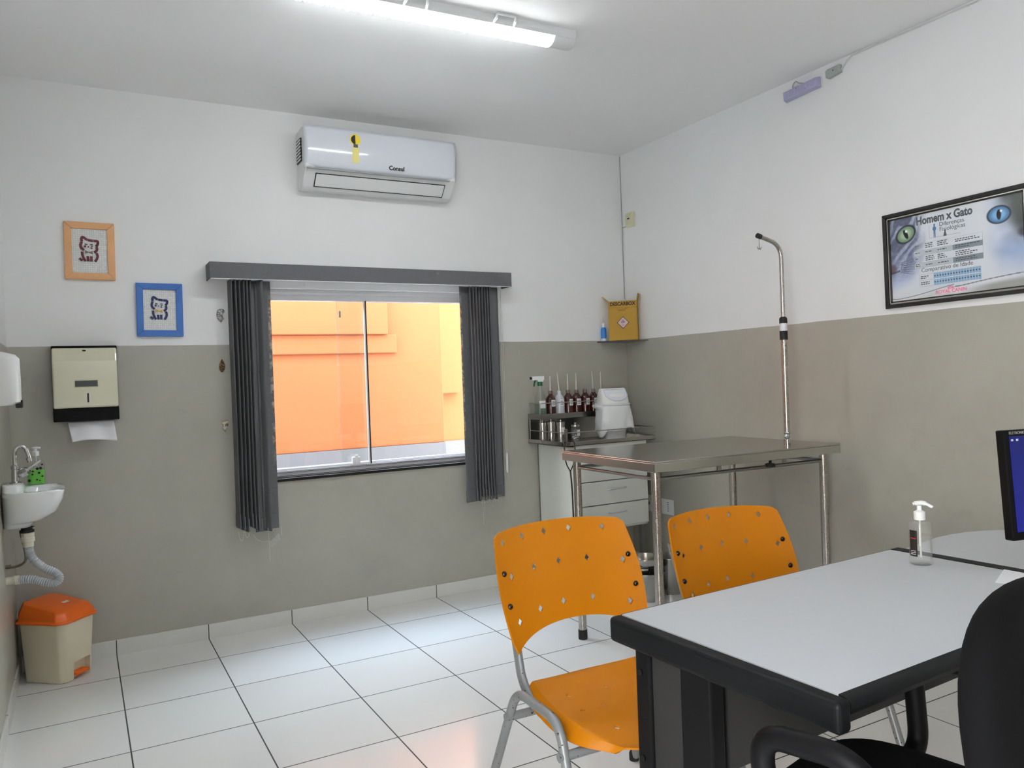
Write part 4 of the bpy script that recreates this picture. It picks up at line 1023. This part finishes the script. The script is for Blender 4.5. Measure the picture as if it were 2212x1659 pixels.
# ------------------------------------------------------------------ visitor chairs
def make_chair():
    t = thing('visitor_chair', '', 'chair', (0, 0, 0))
    # seat: local -y is the front
    def seat(u, v):
        y = .140 - .380 * v; s_ = 2 * u - 1
        hw = .232 + .016 * sm(0, .6, v) - .075 * sm(.66, 1.02, v) ** 2
        z = .412 - .012 * sin(pi * v) - .040 * sm(.62, 1., v) ** 1.5 + .010 * sm(.2, 0, v)
        e = sm(.80, 1., abs(s_))
        z += .010 * (abs(s_) ** 3) - .046 * e ** 2 * (1 - .6 * sm(.6, 1, v))
        x = s_ * hw * (1 - .03 * e)
        y -= .058 * (1 - s_ * s_) * sm(.5, 1, v) - .018 * (1 - s_ * s_) * sm(.3, 0, v)
        return (x, y, z)
    m = MB(); m.grid(seat, 40, 30); so = m.build('seat', 'chair_orange', t, smooth=60, solid=.005)
    kc = MB()
    for sx, sv in ((-.55, .25), (0, .25), (.55, .25), (-.3, .5), (.3, .5), (-.6, .52), (.6, .52), (-.5, .78), (0, .75), (.5, .78)):
        p = seat(.5 + sx / 2, sv); kc.cyl(.009, -.03, .03, 4, T(*p))
    ko = kc.build('cutter', 'chair_orange', t); cut(so, ko)
    # backrest
    def back(u, v):
        s_ = 2 * u - 1; a = abs(s_)
        zt = .850 + .012 * (1 - a ** 2.2) - .012 * sm(.93, 1, a)
        zb = .570 - .054 * a ** 2.2
        z = zt + (zb - zt) * v
        k = (.862 - z) / .4
        hw = .238 + .022 * sin(pi * min(1, k * 1.1)) - .02 * sm(.75, 1.05, k)
        x = s_ * hw
        y = .335 - .150 * k - .012 * sin(pi * k) - .050 * a ** 2.6
        return (x, y, z)
    m = MB(); m.grid(back, 40, 30); bo = m.build('backrest', 'chair_orange', t, smooth=60, solid=.006)
    kc = MB()
    for v_, us in ((.10, (-.86, -.52, -.17, .22, .70)), (.42, (-.78, -.42, -.05, .36, .82)), (.82, (-.80, -.45, -.1, .32, .80))):
        for s_ in us:
            p = back(.5 + s_ / 2, v_); kc.cyl(.0122, -.05, .05, 4, T(*p) @ RX(90) @ RZ(0) @ Matrix.Diagonal((.75, 1, 1, 1)))
    ko = kc.build('cutter', 'chair_orange', t); cut(bo, ko)
    for s_ in (-1, 1):
        for v_ in (.36, .64):
            p = V(back(.5 + s_ * .45, v_)); m = MB(); m.lathe([(.0095, 0), (.0095, .002), (.0075, .006), (.002, .0085)], 14, T(p.x, p.y - .002, p.z) @ RX(90)); m.build('bolt', 'screw_dark', t, smooth=40)
        # upright that carries the backrest and runs on under the seat
        m = MB(); m.tube(fillet([(s_ * .205, .318, .755), (s_ * .208, .228, .57), (s_ * .220, .165, .425), (s_ * .212, .10, .368), (s_ * .205, -.10, .366)], .07, 8), .0145, 12, flat=(1.25, .85)); m.build('back_upright', 'chair_frame', t, smooth=60)
        # side hoop: rear leg, top, front leg
        m = MB(); m.tube(fillet([(s_ * .285, .315, .012), (s_ * .270, .105, .432), (s_ * .270, -.135, .428), (s_ * .285, -.275, .012)], .06, 8), .0135, 12); lg = m.build('leg_hoop', 'chair_frame', t, smooth=60)
        for yy in (.318, -.278):
            m = MB(); m.lathe([(.017, 0), (.017, .025), (.0145, .03)], 12, T(s_ * .285, yy, 0)); m.build('foot_cap', 'rubber', lg, smooth=40)
    for y_, z_ in ((.145, .342), (-.160, .350)):
        m = MB(); m.tube([(-.290, y_, z_), (.290, y_, z_)], .0125, 12); m.build('cross_bar', 'chair_frame', t, smooth=40)
    return t
ch = make_chair(); ch['group'] = 'orange chairs at the desk'
ch2 = copy_tree(ch)
ch.scale = (1.02,) * 3; ch.location = (1.244, -2.66, 0); ch.rotation_euler = (0, 0, radians(-1.5))
ch['label'] = 'orange plastic chair with its seat in view, left of the other orange chair'
ch2.location = (1.882, -2.71, 0); ch2.rotation_euler = (0, 0, radians(-7.)); ch2.scale = (.99,) * 3
ch2['label'] = 'orange plastic chair mostly hidden behind the grey desk top, nearer the steel table'

# ------------------------------------------------------------------ desk
DR = 2.508
t = thing('office_desk', 'light grey laminate desk with black edges in the foreground', 'desk', (1.081, -2.929, 0), DR)
DL, DD, DZ = 1.155, .639, .74
m = MB(); m.box(0, DL, -DD, 0, DZ - .025, DZ); m.build('desk_top', 'laminate', t)
m = MB(); m.box(0, DL, 0, .0025, DZ - .025, DZ); m.build('back_edging', 'desk_black', t)
for x0, x1, nm in ((-.040, 0, 0), (DL, DL + .050, 1)):
    m = MB(); m.loft([[(x0 if nm == 0 else x1, y, z) for y, z in ((0.006, DZ - .066), (.006, DZ - .012))] + [(x1 if nm == 0 else x0, y, z) for y, z in ((.006, DZ - .012), (.006, DZ - .066))]]*1 if False else [[(x0, y, DZ - .062), (x1, y, DZ - .062), (x1, y, DZ + .0015), (x0, y, DZ + .0015)] for y in (-DD - .03, .006)])
    m.build('end_cap', 'desk_black', t, bevel=.012 if nm == 0 else .006, bseg=4)
prof = [(0, DZ + .001), (-.012, DZ), (-.024, DZ - .007), (-.030, DZ - .018), (-.024, DZ - .030), (0, DZ - .034)]
m = MB(); m.loft([[(x, -DD + y, z) for y, z in prof] for x in (0, DL)]); m.build('front_edging', 'desk_black', t, smooth=50)
m = MB(); m.box(.02, DL - .02, -.30, -.02, DZ - .055, DZ - .026); m.build('under_frame', 'desk_metal', t)
m = MB(); m.box(.10, DL - .05, -.262, -.246, .41, DZ - .03); m.build('modesty_panel', 'desk_panel', t)
for xb in (.02,):
    m = MB(); m.box(xb, xb + .045, -.075, -.022, .03, DZ - .05); m.box(xb, xb + .045, -.285, -.185, .03, DZ - .05)
    m.box(xb - .002, xb + .05, -DD + .06, -.03, .0, .045)
    lp = m.build('leg_frame', 'desk_metal', t, bevel=.006)
    m = MB(); m.box(xb + .012, xb + .03, -.19, -.07, .05, DZ - .06); m.build('leg_panel', 'desk_panel', lp)
    m = MB(); [m.cyl(.008, 0, .004, 12, T(xb - .001, -.045, z) @ RY(-90)) for z in (.60, .38, .15)]; m.build('screw', 'screw_dark', lp, smooth=40)

# return surface joining on the right
t = thing('desk_return', 'light grey rounded side table joined to the far end of the desk', 'desk', (1.081, -2.929, 0), DR)
pts = [(DL + .053, -.02), (DL + .30, .012)]
for k in range(9):
    a = radians(85 - 10 * k); pts.append((DL + .34 + .42 * cos(a), -.41 + .42 * sin(a)))
pts += [(DL + .75, -.64), (DL + .053, -.64)]
m = MB(); m.loft([[(x, y, z) for x, y in pts] for z in (DZ - .025, DZ)]); m.build('table_top', 'laminate', t, bevel=.002)
m = MB(); m.cyl(.03, .02, DZ - .025, 20, T(DL + .42, -.36, 0)); m.lathe([(.2, 0), (.2, .012), (.03, .025)], 28, T(DL + .42, -.36, 0)); m.build('pedestal', 'desk_metal', t, smooth=40)

# things on the desk
t = thing('hand_gel_bottle', 'clear pump bottle of hand gel with black label on the desk', 'bottle', (2.135, -3.055, DZ), 20)
m = MB(); m.lathe([(.028, 0), (.032, .003), (.032, .125), (.030, .131), (.014, .134), (.013, .142)], 28); m.build('bottle_body', 'clear_plastic', t, smooth=40)
m = MB(); m.lathe([(.029, .006), (.029, .092)], 28); m.build('gel', 'gel_clear', t, smooth=50)
m = MB(); m.lathe([(.0165, .138), (.0165, .162), (.012, .164), (.007, .168), (.007, .182)], 18); m.build('pump_collar', 'white_plastic', t, smooth=30)
m = MB(); m.tube(catmull([(-.018, 0, .185), (-.008, 0, .188), (.012, -.004, .190), (.032, -.008, .181), (.036, -.009, .178)], 6), [.006] * 4 + [.009] * 10 + [.006] * 8 + [.004] * 3, 10, M=RZ(-76), flat=(.8, 1)); m.build('pump_head', 'white_plastic', t, smooth=60)
m = MB(); m.tube([(0, 0, .14), (.003, 0, .02)], .003, 8); m.build('dip_tube', 'straw', t)
def lab(a0, a1, z0, z1, r, mat, name, par):
    m = MB(); m.grid(lambda u, v: (r * cos(a0 + (a1 - a0) * u), r * sin(a0 + (a1 - a0) * u), z0 + (z1 - z0) * v), 14, 1); return m.build(name, mat, par, smooth=60)
lb = lab(radians(130), radians(178), .028, .108, .0325, 'ink_black', 'label', t)
lab(radians(140), radians(172), .082, .085, .0329, 'red', 'label_title', lb)
m = MB()
for k in range(3): m.grid(lambda u, v: (.0329 * cos(radians(140 + 30 * u)), .0329 * sin(radians(140 + 30 * u)), .034 + .005 * k + .0018 * v), 6, 1)
m.build('label_lines', 'label_white', lb)
m = MB(); m.box(0, .21, -.297, 0, 0, .0006); o = m.build('paper_sheet', 'paper'); o.location = (2.093, -3.302, DZ + .0005); o.rotation_euler = (0, 0, radians(22)); tag(o, 'sheet of white paper lying on the desk by the monitor', 'paper')

t = thing('monitor', 'black computer monitor with a blue screen at the right edge', 'monitor', (2.348, -3.348, DZ), -14)
Mm = T(0, 0, .0)
MWd = .43
def scr(x0, x1, y0, y1, z0, z1, m): m.box(x0, x1, y0, y1, z0, z1)
tilt = T(-.17, 0, .105) @ RX(-4) @ RY(0)
m = MB(); m.box(0, MWd, 0, .03, 0, .315, tilt); m.build('case', 'black_plastic', t, bevel=.004)
m = MB(); m.box(.016, MWd - .016, -.001, .003, .024, .297); sc_ = m.build('screen', 'screen_blue', t, M=tilt)
text_mesh('brand_text', 'ELETRONIC', .011, 'box_grey', t, tilt @ T(.045, -.0015, .306) @ RX(90), .0003)
for q in ((.022, .283, .007), (.040, .283, .007), (.045, .036, .010)):
    m = MB(); m.box(q[0], q[0] + q[2], -.0022, -.001, q[1], q[1] + .006); m.build('desktop_icon', 'row_grey', sc_)
m = MB(); m.box(.185, .245, .03, .05, -.09, .12, tilt); m.build('neck', 'black_plastic', t, bevel=.004)
m = MB(); m.lathe([(.10, 0), (.10, .008), (.04, .016), (.03, .03)], 28, T(.125, .07, 0)); m.build('stand_base', 'black_plastic', t, smooth=40)

# ------------------------------------------------------------------ office chair
t = thing('office_chair', 'black upholstered office chair with loop arms pushed in at the desk', 'chair', (1.295, -3.59, 0), 11)
def cushion(hx, hy, hz, p, n=40, rz=9):
    rings = []
    for i in range(rz + 1):
        a = -pi / 2 + pi * i / rz; k = cos(a) ** .5 if cos(a) > 1e-6 else 0.02
        rings.append([(x * (1 - .12 * (1 - k)), y * (1 - .12 * (1 - k)), hz * sin(a)) for x, y, _ in rring(0, hx * (.82 + .18 * k), hy * (.82 + .18 * k), p, n)])
    return rings
m = MB(); m.loft(cushion(.235, .235, .042, 3.6), M=T(0, .02, .455)); o = m.build('seat', 'office_fabric', t, smooth=80)
for v_ in o.data.vertices: v_.co.z += .012 * (1 - (v_.co.x / .235) ** 2) * (1 if v_.co.z > .455 else 0)
BM = T(-.05, -.232, .748) @ RX(83)
m = MB(); m.loft(cushion(.262, .228, .036, 2.5), M=BM); m.build('backrest', 'office_fabric', t, smooth=80)
m = MB(); P = [(x, y, .012) for x, y, _ in rring(0, .247, .214, 2.5, 48)]; m.tube([BM @ V((x, y, -.022)) for x, y, z in P] + [BM @ V((P[0][0], P[0][1], -.022))], .003, 6); m.build('piping', 'piping', t, smooth=60)
for s_ in (-1, 1):
    aw, dz = (.055, -.024) if s_ > 0 else (-.010, 0)
    pth = fillet([(s_ * .20, .14, .43), (s_ * .285 + aw, .135, .44), (s_ * .292 + aw, .15, .678 + dz), (s_ * .290 + aw, -.03, .688 + dz), (s_ * .282 + aw, -.12, .57), (s_ * .20, -.14, .43)], .055, 8)
    m = MB(); m.tube(pth, .021, 12, flat=(1., 1.1)); m.build('armrest', 'black_plastic', t, smooth=60)
m = MB(); m.tube(fillet([(0, -.05, .41), (0, -.24, .40), (0, -.262, .70)], .06), .02, 10, flat=(.6, 1.8)); m.build('back_spine', 'black_plastic', t, smooth=60)
m = MB(); m.cyl(.025, .10, .42, 16); m.cyl(.035, .08, .25, 16); m.box(-.10, .10, -.10, .10, .395, .415); m.build('gas_column', 'black_plastic', t, smooth=40)
for k in range(5):
    Mk = RZ(72 * k + 20)
    m = MB(); m.tube([(.03, 0, .11), (.15, 0, .095), (.27, 0, .075)], [.022, .018, .014], 10, M=Mk); lg = m.build('base_arm', 'black_plastic', t, smooth=50)
    m = MB()
    for s_ in (-1, 1): m.lathe([(.006, -.012), (.026, -.010), (.027, .004), (.006, .008)], 16, Mk @ T(.27, s_ * .014, .027) @ RX(90))
    m.cyl(.008, .03, .08, 8, Mk @ T(.27, 0, 0)); m.build('caster', 'rubber', lg, smooth=40)

# ------------------------------------------------------------------ daylight
w = bpy.data.worlds.new('World'); S.world = w; w.use_nodes = True
nt_ = w.node_tree; bg = nt_.nodes['Background']
tc = nt_.nodes.new('ShaderNodeTexCoord'); sx = nt_.nodes.new('ShaderNodeSeparateXYZ'); mr = nt_.nodes.new('ShaderNodeMapRange'); mxn = nt_.nodes.new('ShaderNodeMix')
nt_.links.new(tc.outputs['Generated'], sx.inputs[0]); nt_.links.new(sx.outputs[2], mr.inputs[0])
mr.inputs[1].default_value = .30; mr.inputs[2].default_value = .90
mxn.data_type = 'RGBA'; nt_.links.new(mr.outputs[0], mxn.inputs[0])
mxn.inputs[6].default_value = (17., 16.8, 16.1, 1); mxn.inputs[7].default_value = (10, 12.6, 17., 1)
nt_.links.new(mxn.outputs[2], bg.inputs[0]); bg.inputs[1].default_value = 1.0

# ------------------------------------------------------------------ camera
yaw, pitch, roll = .5051613167852645, -.006626637241420092, -.03650193282053315
fw = V((sin(yaw) * cos(pitch), cos(yaw) * cos(pitch), sin(pitch)))
rt = V((cos(yaw), -sin(yaw), 0)); up = rt.cross(fw)
r2 = rt * cos(roll) + up * sin(roll); u2 = -rt * sin(roll) + up * cos(roll)
cd = bpy.data.cameras.new('camera'); cam = bpy.data.objects.new('camera', cd); COL.objects.link(cam)
Mx = Matrix(((r2.x, u2.x, -fw.x, -.1272647), (r2.y, u2.y, -fw.y, -4.57284387), (r2.z, u2.z, -fw.z, 1.35878238), (0, 0, 0, 1)))
cam.matrix_world = Mx
cd.sensor_fit = 'HORIZONTAL'; cd.sensor_width = 36.; cd.lens = 1694.181265 / 2212 * 36.; cd.clip_start = .02; cd.clip_end = 60
S.camera = cam
S.view_settings.view_transform = 'Standard'; S.view_settings.look = 'None'; S.view_settings.gamma = 1.; S.view_settings.use_curve_mapping = False
S.view_settings.exposure = .56
cy = S.cycles
cy.use_denoising = True; cy.max_bounces = 8; cy.diffuse_bounces = 5; cy.glossy_bounces = 3; cy.transparent_max_bounces = 14; cy.transmission_bounces = 6
cy.sample_clamp_indirect = 6.; cy.caustics_reflective = False; cy.caustics_refractive = False
